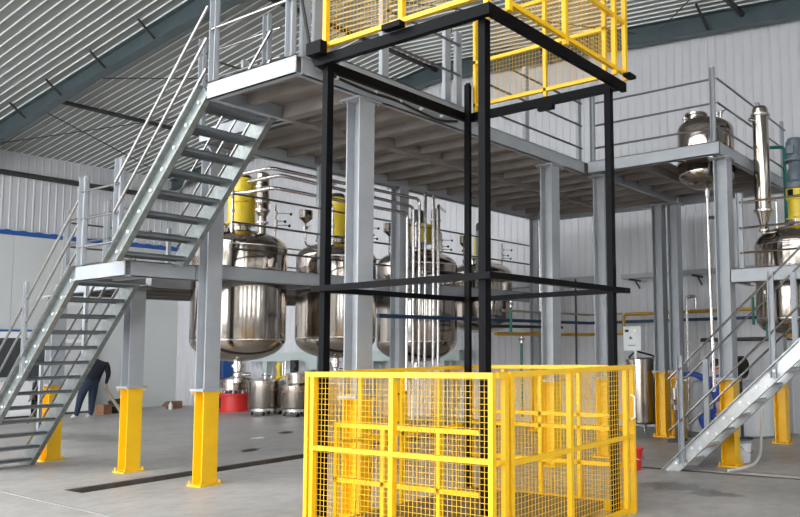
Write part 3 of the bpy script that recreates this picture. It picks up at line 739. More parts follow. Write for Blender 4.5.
def reactor(label, T, yel=(3.50, 4.20), yr=.155, cond=True, funnel=True, handles=True, motor='dark', small=False):
    cx, cy, r, zb, z1, z2, zt = T
    t = thing('reactor_tank', label, 'tank', (cx, cy, zb), 'big reactor tanks hanging in the platform')
    sh = part(t, 'shell', tank_shell(cx, cy, r, zb, z1, z2, zt), STEEL)
    part(sh, 'weld_band', MB().lathe(cx, cy, [(r-.002, z1-.012), (r+.004, z1-.006), (r+.004, z1+.006), (r-.002, z1+.012)], 48), PIPE)
    part(sh, 'weld_band', MB().lathe(cx, cy, [(r-.002, z2-.012), (r+.004, z2-.006), (r+.004, z2+.006), (r-.002, z2+.012)], 48), PIPE)
    for k in range(4):
        a = k*PI/2; ux, uy = math.cos(a), math.sin(a)
        mb = MB().bar((cx+ux*(r-.01), cy+uy*(r-.01), ZM+.03), (cx+ux*(r+.10), cy+uy*(r+.10), ZM+.03), .14, .02)
        for s in (-1, 1): mb.bar((cx+ux*(r-.02)-uy*s*.05, cy+uy*(r-.02)+ux*s*.05, ZM+.13), (cx+ux*(r+.05)-uy*s*.05, cy+uy*(r+.05)+ux*s*.05, ZM+.09), .01, .16)
        part(t, 'support_lug', mb, PIPE)
    # central neck, yellow agitator stand, gearbox and motor
    nz_ = zt-.05
    mb = MB().lathe(cx, cy, [(.13, nz_-.03), (.13, yel[0]-.03), (.13, yel[0]-.03), (.19, yel[0]-.03), (.19, yel[0]-.03), (.19, yel[0]), (.19, yel[0]), (.13, yel[0])], 24)
    part(t, 'neck_flange', mb, STEEL)
    st = part(t, 'agitator_stand', MB().lathe(cx, cy, [(yr, yel[0]), (yr+.02, yel[0]), (yr+.02, yel[0]+.02), (yr, yel[0]+.02), (yr, yel[0]+.02), (yr, yel[1]-.05), (yr, yel[1]-.05), (yr-.02, yel[1]-.02), (.10, yel[1])], 28), YEL2)
    part(st, 'band', MB().lathe(cx, cy, [(yr, yel[0]+.3), (yr+.006, yel[0]+.305), (yr+.006, yel[0]+.325), (yr, yel[0]+.33)], 28), YEL2)
    mz1 = min(yel[1]+.30, 4.26)
    if mz1 - yel[1] > .04:
        part(t, 'motor', MB().lathe(cx, cy, [(.08, yel[1]), (.12, yel[1]+.02), (.12, mz1-.04), (.09, mz1)], 20), MOTOR if motor == 'grey' else DARK)
    # condenser column with flanges
    if cond:
        ax, ay = cx+.06, cy-.40
        mb = MB().lathe(ax, ay, [(.055, zt-.16), (.055, 3.60), (.055, 3.60), (.085, 3.66), (.085, 3.66), (.085, 4.22), (.085, 4.22), (.05, 4.25)], 24)
        c_ = part(t, 'condenser_column', mb, STEEL)
        for z in (3.50, 3.68, 3.80, 4.02):
            part(c_, 'clamp_flange', flange(MB(), ax, ay, z, .105 if z > 3.6 else .085, .025), PIPE)
    ax, ay = cx-.34, cy-.30
    nd = part(t, 'inlet_pipe', MB().path([(ax, ay, zt-.14), (ax, ay, 3.98), (ax-.12, ay, 4.02)], .02, 10, .05), PIPE)
    part(nd, 'pipe_union', MB().cyl((ax, ay, zt-.06), (ax, ay, zt+.02), .034, 12), PIPE)
    part(nd, 'pipe_union', MB().cyl((ax, ay, 3.62), (ax, ay, 3.66), .032, 12), PIPE)
    if handles:
        ax, ay = cx+.40, cy-.22
        nd = part(t, 'sample_pipe', MB().cyl((ax, ay, zt-.16), (ax, ay, 3.86), .018, 10), PIPE)
        for z, l in ((3.72, 1.0), (3.60, .6), (3.54, .9)): handle_valve(nd, ax+.01, ay-.01, z, .8*l, -.35*l)
    if funnel: hopper(t, cx-.58*r/.63*1.62, cy-.52, 3.60, 3.78) if False else None
    # manhole and sight glass on the top head
    a = math.radians(200); mx, my = cx+.38*math.cos(a), cy+.38*math.sin(a)
    mb = MB().lathe(mx, my, [(.11, zt-.16), (.11, zt-.03), (.11, zt-.03), (.14, zt-.03), (.14, zt-.03), (.14, zt+.0), (.14, zt+.0), (.12, zt+.02), (.02, zt+.05)], 20)
    mh = part(t, 'manhole', mb, STEEL)
    part(mh, 'lid_clamp', MB().bar((mx-.16, my-.03, zt+.01), (mx-.10, my+.05, zt+.05), .02, .03).bar((mx+.06, my-.12, zt), (mx+.04, my-.10, zt+.08), .02, .02), DARK)
    # bottom outlet valve
    mb = MB().lathe(cx, cy, [(.05, zb-.30), (.05, zb-.24), (.05, zb-.24), (.035, zb-.22), (.035, zb-.16), (.06, zb-.14), (.06, zb-.08), (.06, zb-.08), (.085, zb-.08), (.085, zb-.08), (.085, zb-.04), (.085, zb-.04), (.06, zb-.04), (.06, zb+.02)], 18)
    ov = part(t, 'outlet_valve', mb, PIPE)
    part(ov, 'actuator', MB().cyl((cx+.05, cy-.03, zb-.19), (cx+.15, cy-.08, zb-.19), .03, 10), PIPE)
    return t
r1 = reactor('leftmost big steel tank with a tall yellow agitator stand, behind the stair', TANKS[0], yel=(3.52, 4.21), yr=.185)
r2 = reactor('second big steel tank from the left, behind the lift mast post', TANKS[1], yel=(3.54, 4.20), yr=.18)
r3 = reactor('third big steel tank, behind the six vertical pipes', TANKS[2], yel=(3.64, 4.00), yr=.30)
r4 = reactor('rightmost hanging steel tank, behind the near lift post', TANKS[3], yel=(3.55, 4.0), cond=False)
hopper(r2, 7.52, 9.75, 3.60, 3.80, .10); pipe(r2, 'funnel_pipe', [(7.52, 9.75, 3.45), (7.52, 9.75, 3.28), (7.95, 9.95, 3.24)], .014)
hopper(r3, 9.22, 9.75, 3.60, 3.82, .10); pipe(r3, 'funnel_pipe', [(9.22, 9.75, 3.45), (9.22, 9.75, 3.28), (9.68, 9.95, 3.24)], .014)
hopper(r4, 10.98, 9.62, 3.58, 3.80, .075); pipe(r4, 'funnel_pipe', [(10.98, 9.62, 3.43), (10.98, 9.62, 3.28), (11.6, 9.95, 3.20)], .014)

# small tank standing in the right upper platform
def small_tank():
    cx, cy, r = TM
    t = thing('buffer_tank', 'small steel tank set into the right upper platform', 'tank', (cx, cy, 4.06))
    part(t, 'shell', tank_shell(cx, cy, r, 4.05, 4.28, 4.95, 5.17), STEEL)
    for k in range(4):
        a = PI/4+k*PI/2; ux, uy = math.cos(a), math.sin(a)
        part(t, 'support_lug', MB().bar((cx+ux*(r-.01), cy+uy*(r-.01), ZU+.02), (cx+ux*(r+.26), cy+uy*(r+.26), ZU+.02), .12, .03), PIPE)
    part(t, 'manhole', MB().lathe(cx-.10, cy+.10, [(.15, 5.08), (.15, 5.19), (.15, 5.19), (.18, 5.19), (.18, 5.19), (.18, 5.22), (.18, 5.22), (.05, 5.25)], 24), STEEL)
    for (dx, dy, h) in ((.12, -.16, .11), (.20, -.04, .08), (.02, -.26, .09), (-.26, .22, .0)):
        n_ = part(t, 'nozzle', MB().cyl((cx+dx, cy+dy, 5.04), (cx+dx, cy+dy, 5.14+h), .022, 10), PIPE)
        part(n_, 'nozzle_flange', MB().cyl((cx+dx, cy+dy, 5.12+h), (cx+dx, cy+dy, 5.145+h), .038, 12), PIPE)
        part(n_, 'lever', MB().cyl((cx+dx, cy+dy, 5.145+h), (cx+dx+.05, cy+dy-.06, 5.175+h), .009, 6), DARK)
    part(t, 'outlet_pipe', MB().cyl((cx, cy, 4.06), (cx, cy-.03, .95), .028, 12), PIPE)
    v = part(t, 'outlet_valve', MB().cyl((cx, cy, 3.93), (cx, cy, 4.03), .045, 10), PIPE)
    part(v, 'lever', MB().cyl((cx, cy-.03, 3.60), (cx+.03, cy-.14, 3.60), .026, 8), DARK)
    return t
small_tank()

# right reactor with the gear motor, condenser column beside it
TR = (11.22, 3.25, .65)
def right_reactor():
    cx, cy, r = TR
    t = thing('reactor_tank', 'steel tank with yellow stand and grey gear motor at the right edge', 'tank', (cx, cy, 1.75))
    sh = part(t, 'shell', tank_shell(cx, cy, r, 1.72, 2.02, 3.12, 3.43), STEEL)
    part(sh, 'weld_band', MB().lathe(cx, cy, [(r-.002, 3.10), (r+.005, 3.106), (r+.005, 3.12), (r-.002, 3.13)], 48), PIPE)
    part(sh, 'weld_band', MB().lathe(cx, cy, [(r-.002, 2.01), (r+.005, 2.016), (r+.005, 2.03), (r-.002, 2.04)], 48), PIPE)
    for k in range(4):
        a = PI/4+k*PI/2; ux, uy = math.cos(a), math.sin(a)
        part(t, 'support_lug', MB().bar((cx+ux*(r-.01), cy+uy*(r-.01), 2.71), (cx+ux*(r+.16), cy+uy*(r+.16), 2.71), .14, .03), PIPE)
    part(t, 'neck_flange', MB().lathe(cx, cy, [(.13, 3.36), (.13, 3.46), (.13, 3.46), (.19, 3.46), (.19, 3.46), (.19, 3.50), (.19, 3.50), (.13, 3.50)], 24), STEEL)
    st = part(t, 'agitator_stand', MB().lathe(cx, cy, [(.16, 3.50), (.16, 3.53), (.16, 3.53), (.125, 3.55), (.125, 3.55), (.125, 3.80), (.125, 3.80), (.155, 3.84), (.155, 3.84), (.155, 3.97), (.155, 3.97), (.1, 3.975)], 28), YEL2)
    part(st, 'inspection_window', MB().box(cx-.175, cx-.13, cy-.0, cy+.08, 3.86, 3.95), BLACK)
    gm = part(t, 'gear_motor', MB().lathe(cx, cy, [(.17, 3.98), (.17, 4.06), (.17, 4.06), (.13, 4.10), (.13, 4.26), (.10, 4.30), (.10, 4.38), (.10, 4.38), (.16, 4.40), (.16, 4.43), (.16, 4.43), (.12, 4.44), (.12, 4.72), (.12, 4.72), (.105, 4.755), (.03, 4.76)], 28), MOTOR)
    for k in range(20):
        a = 2*PI*k/20; ux, uy = math.cos(a), math.sin(a)
        part(gm, 'cooling_fin', MB().bar((cx+ux*.124, cy+uy*.124, 4.46), (cx+ux*.124, cy+uy*.124, 4.70), .006, .018, up=(ux, uy, 0)), MOTOR)
    part(gm, 'terminal_box', MB().box(cx-.165, cx-.115, cy-.03, cy+.07, 4.50, 4.62), MOTOR)
    part(t, 'inlet_pipe', MB().path([(cx-.30, cy+.22, 3.22), (cx-.30, cy+.22, 3.80), (cx-.30, cy+.75, 3.80)], .02, 8, .06), PIPE)
    part(t, 'inlet_pipe', MB().path([(cx-.15, cy+.42, 3.20), (cx-.15, cy+.42, 3.44), (cx+.12, cy+.52, 3.50)], .03, 8, .06), PIPE)
    part(t, 'outlet_valve', MB().lathe(cx, cy, [(.04, 1.42), (.04, 1.52), (.07, 1.54), (.07, 1.60), (.07, 1.60), (.05, 1.60), (.05, 1.74)], 14), PIPE)
    return t
right_reactor()
def condenser():
    cx, cy = 10.98, 3.69
    t = thing('condenser_tower', 'tall slim steel condenser column beside the right tank', 'condenser', (cx, cy, 3.3))
    b = part(t, 'body', MB().lathe(cx, cy, [(.045, 3.12), (.045, 3.36), (.045, 3.36), (.06, 3.44), (.122, 3.66), (.122, 3.66), (.122, 5.22), (.122, 5.22), (.10, 5.26), (.03, 5.28)], 28), STEEL)
    for z, r in ((3.34, .08), (3.64, .15), (5.12, .15)): part(b, 'clamp_flange', flange(MB(), cx, cy, z, r, .03, 24), PIPE)
    part(b, 'bottom_pipe', MB().path([(cx, cy, 3.20), (cx-.02, cy-.15, 3.12), (cx-.05, cy-.30, 3.10)], .045, 10, .08), PIPE)
    part(b, 'side_nozzle', MB().cyl((cx-.08, cy+.08, 5.05), (cx-.15, cy+.12, 5.05), .03, 10), PIPE)
    return t
condenser()

# ================================================================== PIPEWORK
def pipes(name, label, runs, m, r, cat='pipe', bend=.10, n=10, group=None):
    mb = MB()
    o = thing(name, label, cat, runs[0][0], group)
    for pts in runs: part(o, 'pipe_run', MB().path(pts, r, n, bend), m)
    return o
# six polished risers coming down in front of the third tank, fed from horizontal runs
zs = (3.85, 3.98, 4.13, 4.21, 4.21, 4.10)
lab = ('leftmost of the six polished vertical pipes', 'second of the six polished vertical pipes from the left', 'third of the six polished vertical pipes from the left',
       'fourth of the six polished vertical pipes from the left', 'fifth of the six polished vertical pipes, right of the gap', 'rightmost of the six polished vertical pipes')
for i, xx in enumerate((8.80, 8.935, 9.07, 9.205, 9.40, 9.515)):
    z = zs[i]
    if i == 0: pts = [(6.2, 10.0, z), (6.35, 9.35, z), (6.35, 8.9, z), (xx, 8.9, z), (xx, 8.9, .95), (xx-.25, 8.9, .95)]
    elif i == 1: pts = [(6.45, 9.6, z+.06), (6.45, 8.9, z+.06), (xx, 8.9, z), (xx, 8.9, .55)]
    elif i == 2: pts = [(6.3, 9.8, z-.02), (6.3, 8.9, z-.02), (xx, 8.9, z), (xx, 8.9, .55)]
    elif i in (3, 4): pts = [(xx, 8.9, 4.26), (xx, 8.9, .55)]
    else: pts = [(xx+.6, 9.3, z+.02), (xx, 8.9, z), (xx, 8.9, .55)]
    t = thing('process_pipe', lab[i], 'pipe', (pts[-1][0], pts[-1][1], .55 if i else .95), 'six polished vertical pipes')
    t0 = part(t, 'pipe_run', MB().path(pts, .026, 10, .09), PIPE)
    part(t0, 'pipe_union', MB().cyl((xx, pts[-1][1] if i else 8.9, 1.66), (xx, pts[-1][1] if i else 8.9, 1.70), .03, 10), PIPE)
# pump skid the pipes run into
t = thing('pump_skid', 'low steel pump skid below the vertical pipes, seen through the mesh', 'pump', (9.1, 8.9, 0))
part(t, 'frame', MB().box(8.4, 9.7, 8.7, 8.75, .0, .06).box(8.4, 9.7, 9.0, 9.05, 0, .06).box(8.4, 8.45, 8.75, 9.0, 0, .06).box(9.65, 9.7, 8.75, 9.0, 0, .06), GREY)
part(t, 'manifold', MB().cyl((8.5, 8.87, .48), (9.65, 8.87, .48), .06, 14), PIPE)
for xx in (8.6, 9.55): part(t, 'leg', MB().box(xx-.03, xx+.03, 8.84, 8.90, .06, .43), GREY)
# hanger that carries the horizontal runs
t = thing('pipe_hanger', 'grey hanger bracket holding the horizontal pipes below the high platform', 'bracket', (7.05, 8.85, 4.2))
part(t, 'strut', MB().box(7.03, 7.09, 8.84, 8.90, 3.70, 4.27), GREY)
part(t, 'pad', MB().box(7.10, 7.22, 8.70, 8.94, 4.015, 4.035), GREY); part(t, 'pad', MB().box(7.10, 7.22, 8.84, 8.98, 3.80, 3.82), GREY)
# service lines at head height under the platform
def service(name, label, z, m, r, xa, y=8.42, x1=13.55, yend=2.5, vertical=None):
    t = thing(name, label, 'pipe', (xa, y, z))
    part(t, 'pipe_run', MB().path([(xa, y, z), (x1, y, z), (x1, yend, z)], r, 10, .08), m)
    return t
service('service_pipe', 'dark blue service pipe crossing in front of the third tank', 2.15, PBLUE, .032, 7.75)
service('service_pipe', 'ochre yellow service pipe running low past the rightmost tank', 1.91, PYEL, .034, 10.55, y=8.5, x1=13.6, yend=7.45)
service('service_pipe', 'thin beige service pipe above the blue one', 2.32, BEIGE, .022, 10.6, y=8.38, x1=13.52, yend=7.6)
t = thing('service_pipe', 'dark green black service pipe ending between the blue and yellow pipes', 'pipe', (10.2, 8.46, 2.04))
part(t, 'pipe_run', MB().path([(10.2, 8.46, 2.045), (12.6, 8.46, 2.045)], .030, 10), mat('pipe_dark', (.01, .022, .022), .4))
pipes('service_pipe', 'upper ochre pipe on the far wall behind the twin columns', [[(13.5, 7.55, 1.95), (13.5, 7.55, 2.30), (13.5, 2.5, 2.31)]], PYEL, .035)
pipes('service_pipe', 'black service pipe low on the far wall behind the right stair', [[(13.6, 5.9, 1.75), (13.6, 3.0, 1.75), (13.6, 2.4, 1.75)]], DARK, .04)
# green drops with steel valves
def drop(label, x, y, z0, z1, valve=True, r=.026):
    t = thing('drop_pipe', label, 'pipe', (x, y, z0))
    p = part(t, 'pipe_run', MB().cyl((x, y, z0), (x, y, z1-.12), r, 10), GREEN)
    if valve:
        v = part(t, 'valve_body', MB().cyl((x, y, z1-.12), (x, y, z1), r*1.15, 10).cyl((x-.05, y, z1-.05), (x+.05, y, z1-.05), r*1.1, 10), PIPE)
    return t
drop('green drop pipe with steel valve left of the near lift post', 10.86, 8.40, 1.93, 2.50)
drop('green drop pipe with steel valve right of the rightmost tank', 12.0, 8.40, 2.06, 2.56)
drop('green drop pipe below the ochre pipe behind the lift cage', 11.2, 8.42, .4, 1.86)
drop('lone green drop pipe between the two columns behind the cage', 12.58, 8.55, .0, 1.88, valve=False)
drop('green drop pipe under the low right platform', 10.72, 3.60, 1.72, 2.46)
drop('thin green pipe behind the right column', 11.2, 3.98, 1.95, 2.50, valve=False, r=.022)
pipes('service_pipe', 'green vertical pipe beside the condenser at the right platform', [[(12.3, 4.08, 4.98), (12.3, 3.74, 4.94), (12.3, 3.74, 3.60), (11.8, 3.55, 3.55)]], GREEN, .03, bend=.06)
pipes('service_pipe', 'green bent pipe in front of the yellow column at the right edge', [[(12.47, 4.03, .98), (12.15, 3.93, .98), (12.15, 3.93, 1.30), (12.47, 4.03, 1.30)]], GREEN, .035, bend=.08)
pipes('service_pipe', 'black vertical conduit between the two columns behind the cage', [[(13.1, 8.45, 3.05), (13.1, 8.45, .0)]], DARK, .022)
pipes('service_pipe', 'slim steel pipe standing beside the rear column of the platform', [[(12.33, 8.80, 4.444), (12.33, 8.80, 2.35), (12.38, 8.80, 2.28)]], PIPE, .022)
t = pipes('service_pipe', 'steel pipe with a hooked top on the far wall', [[(13.3, 5.86, 2.36), (13.3, 5.86, 2.58), (13.3, 6.05, 2.58), (13.3, 6.05, 0)]], PIPE, .03, bend=.06)
# cable tray on the far wall
t = thing('cable_tray', 'grey cable tray on brackets along the far wall', 'cable tray', (13.6, 5.5, 3.0))
part(t, 'tray', MB().box(13.5, 13.75, 2.5, 7.6, 3.03, 3.04).box(13.5, 13.51, 2.5, 7.6, 3.04, 3.12), GREY)
for yy in (3.0, 4.5, 6.0, 7.4):
    part(t, 'bracket', MB().box(13.5, 13.97, yy-.02, yy+.02, 2.99, 3.028).bar((13.75, yy, 3.0), (13.95, yy, 2.85), .025, .025), DARK)
t = thing('beam_stub', 'grey steel crossbeam on the far wall above the service pipes', 'beam', (13.8, 9.0, 3.0))
part(t, 'beam', MB().box(13.70, 13.95, 8.2, 13.5, 3.02, 3.16), GREY); part(t, 'bracket', MB().box(13.72, 13.95, 8.5, 8.56, 2.8, 3.02), GREY)

# ================================================================== GROUND EQUIPMENT
def casters(t, cx, cy, r, n=4, h=.12):
    for k in range(n):
        a = PI/4+2*PI*k/n; x, y = cx+r*math.cos(a), cy+r*math.sin(a)
        c_ = part(t, 'caster', MB().cyl((x-.02, y, h*.45), (x+.02, y, h*.45), h*.45, 12), RUBBER)
        part(c_, 'fork', MB().box(x-.03, x-.023, y-.02, y+.02, h*.4, h).box(x+.023, x+.03, y-.02, y+.02, h*.4, h).box(x-.03, x+.03, y-.02, y+.02, h, h+.01), PIPE)
def pot(label, cx, cy, r, zb, zt, lid=True):
    t = thing('mobile_tank', label, 'tank', (cx, cy, 0), 'small round steel tanks on the floor')
    b = part(t, 'body', MB().lathe(cx, cy, [(r*.85, zb), (r*.98, zb+.04), (r, zb+.08), (r, zt-.05), (r, zt-.05), (r+.02, zt-.05), (r+.02, zt-.05), (r+.02, zt), (r+.02, zt), (r*.7, zt+.04), (r*.2, zt+.08), (.02, zt+.08)], 36), STEEL)
    part(t, 'bottom_ring', MB().lathe(cx, cy, [(r*.9, zb-.05), (r*.95, zb-.05), (r*.95, zb+.02), (r*.9, zb+.02)], 30), PIPE)
    casters(t, cx, cy, r*.8, 4, zb-.055)
    part(t, 'lid_valve', MB().cyl((cx-.1, cy-.1, zt+.03), (cx-.1, cy-.1, zt+.20), .05, 10).cyl((cx-.2, cy-.1, zt+.15), (cx+.05, cy-.12, zt+.15), .03, 8).cyl((cx+.12, cy-.05, zt+.03), (cx+.12, cy-.05, zt+.16), .03, 8), PIPE)
    return t
pot('shiny round steel tank on casters beside the red barrel', 12.75, 18.0, .44, .17, .90)
t3_ = pot('round steel tank half hidden behind the left post of the yellow cage', 12.95, 16.9, .45, .17, .78)
part(t3_, 'upper_jacket', MB().lathe(12.95, 16.9, [(.30, .84), (.30, 1.05), (.30, 1.05), (.34, 1.05), (.34, 1.05), (.34, 1.09), (.2, 1.13)], 28), STEEL)
part(t3_, 'hoop', MB().lathe(12.95, 16.9, [(.452, .62), (.462, .625), (.462, .645), (.452, .65)], 30), mat('copper_band', (.45, .2, .12), .4, .6))
def red_barrel():
    cx, cy, r = 13.22, 20.02, .42
    t = thing('round_sieve', 'round steel vibrating sieve on a red drum base', 'sieve', (cx, cy, 0))
    b = part(t, 'drum_base', MB().lathe(cx, cy, [(r+.04, 0), (r+.04, .03), (r+.04, .03), (r, .04), (r, .04), (r, .46), (r, .46), (r+.08, .47), (r+.08, .47), (r+.08, .51), (r+.08, .51), (.1, .515)], 36), RED)
    part(b, 'access_opening', MB().box(cx-r-.012, cx-r+.12, cy+.05, cy+.25, .12, .40), DARK)
    for k in range(10):
        a = 2*PI*k/10+.2; x, y = cx+(r-.02)*math.cos(a), cy+(r-.02)*math.sin(a)
        part(t, 'spring', MB().cyl((x, y, .515), (x, y, .60), .028, 8), PIPE)
    part(t, 'sieve_frame', MB().lathe(cx, cy, [(r+.02, .60), (r+.05, .61), (r+.05, .64), (r, .65), (r, .65), (r, .76), (r, .76), (r+.04, .77), (r+.04, .80), (r, .81), (r, .81), (r, .90), (r*.6, .98), (.12, 1.0), (.12, 1.06), (.05, 1.06)], 36), STEEL)
    return t
red_barrel()
# yellow drum lifter behind the small tanks
t = thing('drum_lifter', 'yellow hand lifting trolley with a black motor behind the small tanks', 'trolley', (13.34, 18.0, 0))
part(t, 'mast', MB().cyl((13.38, 18.33, .1), (13.38, 18.33, 1.36), .075, 14), YEL2)
part(t, 'mast_collar', MB().cyl((13.38, 18.33, 1.22), (13.38, 18.33, 1.28), .12, 14), YEL2)
part(t, 'side_rod', MB().cyl((13.33, 18.12, .1), (13.33, 18.12, 1.36), .02, 8), PIPE); part(t, 'side_rod', MB().cyl((13.36, 18.05, .1), (13.36, 18.05, 1.40), .02, 8), PIPE)
part(t, 'fork', MB().box(13.25, 13.44, 18.30, 18.36, .04, .10), YEL2); part(t, 'fork', MB().box(13.25, 13.44, 17.60, 17.66, .04, .10), YEL2)
part(t, 'motor', MB().cyl((13.30, 17.60, 1.1), (13.30, 17.60, 1.42), .11, 14).cyl((13.30, 17.60, 1.25), (13.15, 17.45, 1.28), .07, 10), RUBBER)
part(t, 'cross_plate', MB().box(13.3, 13.42, 17.55, 18.38, .95, 1.0), YEL2)
for (x, y) in ((13.27, 18.33), (13.27, 17.63), (13.42, 18.33), (13.42, 17.63)): part(t, 'wheel', MB().cyl((x, y-.02, .04), (x, y+.02, .04), .04, 10), RUBBER)
# blue cabinet by the far corner
t = thing('tool_cabinet', 'blue steel cabinet with a dark front in the far corner', 'cabinet', (13.4, 20.95, 0))
part(t, 'body', MB().box(13.25, 13.52, 20.72, 21.16, 0.04, 1.42), DARK)
part(t, 'side_panel', MB().box(13.23, 13.54, 21.16, 21.32, 0, 1.45), BLUE); part(t, 'side_panel', MB().box(13.23, 13.54, 20.66, 20.72, 0, 1.45), BLUE)
part(t, 'top_panel', MB().box(13.23, 13.54, 20.66, 21.32, 1.45, 1.48), BLUE)
# pale green frame along the far wall, behind the tanks
t = thing('conveyor_frame', 'pale green steel frame with deep beam beyond the hanging tanks', 'frame', (13.7, 18.0, 0))
part(t, 'beam', MB().box(13.55, 13.85, 12.0, 20.3, 1.38, 1.63), PALEG)
for yy in (19.3, 17.4, 15.0, 12.6): part(t, 'leg', MB().box(13.60, 13.78, yy-.09, yy+.09, 0, 1.38), PALEG)
part(t, 'gusset_box', MB().box(13.50, 13.548, 16.95, 17.45, 1.16, 1.60), PALEG)

# stainless tank with a control panel near the twin columns
def panel_tank():
    cx, cy, r = 13.05, 6.87, .34
    t = thing('filter_tank', 'steel tank on short legs with a white control panel above it', 'tank', (cx, cy, 0))
    part(t, 'body', MB().lathe(cx, cy, [(r*.6, .17), (r, .22), (r, .22), (r, 1.36), (r, 1.36), (r+.02, 1.36), (r+.02, 1.36), (r+.02, 1.40), (r*.7, 1.43), (.05, 1.44)], 36), STEEL)
    for k in range(3):
        a = .5+2*PI*k/3; x, y = cx+r*.75*math.cos(a), cy+r*.75*math.sin(a); part(t, 'leg', MB().cyl((x, y, 0), (x, y, .24), .03, 10), PIPE)
    part(t, 'outlet_pipe', MB().path([(cx-.1, cy-.25, .3), (cx-.1, cy-.48, .3), (cx-.1, cy-.48, .16)], .025, 8, .05), PIPE)
    part(t, 'panel_post', MB().box(cx-.30, cx-.26, cy+.0, cy+.05, 1.36, 1.62), WHITE)
    p = part(t, 'control_panel', MB().box(cx-.40, cx-.24, cy-.16, cy+.22, 1.57, 2.03), WHITE, label='white control panel with small dark marks')
    part(p, 'display', MB().box(cx-.408, cx-.40, cy+.10, cy+.18, 1.92, 1.97), DARK)
    part(p, 'warning_triangle', MB().extrude([(cx-.404, cy+.02, 1.79), (cx-.404, cy+.10, 1.79), (cx-.404, cy+.06, 1.85)], (0,0,0), (.004,0,0)), DARK)
    part(p, 'dial', MB().cyl((cx-.408, cy-.04, 1.94), (cx-.40, cy-.04, 1.94), .028, 12), PIPE)
    part(p, 'name_plate', MB().box(cx-.405, cx-.40, cy-.04, cy+.12, 1.655, 1.675), GREY)
    for k, zz in enumerate((1.14, 1.08)): part(t, 'indicator', MB().cyl((cx-.24-.01*k, cy+.27, zz), (cx-.26-.01*k, cy+.31, zz), .022, 10), RED if k == 0 else DARK)
    part(t, 'hose', MB().path([(cx-.2, cy+.22, 1.43), (cx-.15, cy+.1, 1.56), (cx+.0, cy-.15, 1.48), (cx+.1, cy-.22, 1.43)], .018, 8, .05), RUBBER)
    part(t, 'yellow_elbow', MB().path([(cx+.05, cy-.26, 1.42), (cx+.05, cy-.26, 1.62), (cx+.2, cy-.2, 1.68)], .03, 8, .06), PYEL)
    part(t, 'valve', MB().cyl((cx-.05, cy-.33, .45), (cx-.05, cy-.43, .45), .04, 10).cyl((cx-.05, cy-.40, .40), (cx-.05, cy-.40, .52), .02, 8), PIPE)
    return t
panel_tank()
# white plastic drum, buckets, hose and reel
cx, cy = 13.3, 4.73
t = thing('plastic_tank', 'large white plastic tank standing behind the right stair', 'tank', (cx, cy, 0))
part(t, 'body', MB().lathe(cx, cy, [(.30, 0), (.36, .04), (.38, .12), (.38, .75), (.34, .86), (.18, .92), (.18, .92), (.18, .96), (.02, .97)], 36), PLAST)
part(t, 'cap', MB().lathe(cx, cy, [(.19, .955), (.19, 1.0), (.19, 1.0), (.02, 1.01)], 24), PLAST)
def bucket(label, cx, cy, r, h, m, lid=None, group=None):
    t = thing('bucket', label, 'bucket', (cx, cy, 0))
    part(t, 'body', MB().lathe(cx, cy, [(r*.82, 0), (r, h), (r, h), (r*.95, h), (r*.95, h), (r*.78, .01), (.01, .01)], 26), m)
    part(t, 'rim', MB().lathe(cx, cy, [(r, h-.03), (r+.012, h-.03), (r+.012, h), (r, h)], 26), lid or m)
    part(t, 'bail', MB().path([(cx-r, cy, h-.03), (cx-r*.95, cy-r*.5, h-.1), (cx-r*.4, cy-r*1.02, h-.16), (cx+r*.4, cy-r*1.02, h-.16), (cx+r, cy, h-.03)], .005, 5, .02), PIPE)
    return t
b = bucket('white paint bucket with a grey rim behind the yellow column at the right stair', 10.36, 3.92, .145, .30, PLAST, GREY)
part(b, 'paper_label', MB().bar((10.235, 3.85, .10), (10.232, 3.85, .16), .05, .004, up=(-1,-.3,0)), WHITE)
bucket('red plastic bucket just behind the right corner of the yellow cage', 9.08, 4.99, .15, .30, RED)
hs = part(None, 'drain_hose', MB().path([(10.55, 3.66, .74), (10.5, 3.68, .35), (10.35, 3.64, .12), (9.95, 3.60, .025), (9.6, 3.70, .02), (9.44, 3.76, .02)], .022, 8, .15), HOSE); tag(hs, 'beige hose curling down to the floor drain beside the white bucket', 'hose')
cx, cy, cz = 12.75, 4.84, 1.25
t = thing('hose_reel', 'black round hose reel on a stand behind the right stair', 'reel', (cx, cy, 0))
part(t, 'drum', MB().cyl((cx-.08, cy+.06, cz), (cx+.08, cy-.06, cz), .20, 28), RUBBER)
part(t, 'rim', MB().cyl((cx-.11, cy+.08, cz), (cx-.085, cy+.065, cz), .215, 28), RUBBER)
part(t, 'stand', MB().box(cx-.02, cx+.02, cy-.06, cy-.02, 0.02, cz).box(cx-.15, cx+.15, cy-.18, cy+.12, 0, .02), DARK)
# small pump by the stair foot
cx, cy = 12.05, 5.72
t = thing('dosing_pump', 'steel dosing pump on a stand left of the worker in blue', 'pump', (cx, cy, 0))
part(t, 'stand', MB().box(cx-.15, cx+.15, cy-.12, cy+.12, 0, .04).box(cx-.03, cx+.03, cy-.03, cy+.03, .04, .55), DARK)
part(t, 'body', MB().cyl((cx, cy, .55), (cx, cy, .92), .09, 16).cyl((cx-.13, cy+.02, .68), (cx+.13, cy-.02, .68), .05, 12), STEEL)
part(t, 'pipe', MB().path([(cx, cy, .9), (cx, cy, 1.05), (cx+.1, cy-.15, 1.05)], .03, 8, .05), PIPE)
cx, cy = 12.95, 5.58
t = thing('pump_cabinet', 'grey machine housing below the arm of the worker in blue', 'machine', (cx, cy, 0))
part(t, 'housing', MB().lathe(cx, cy, [(.26, .1), (.28, .14), (.28, .80), (.22, .98), (.1, 1.04), (.02, 1.05)], 28), GREY)
part(t, 'base', MB().box(cx-.24, cx+.24, cy-.24, cy+.24, 0, .10), DARK)
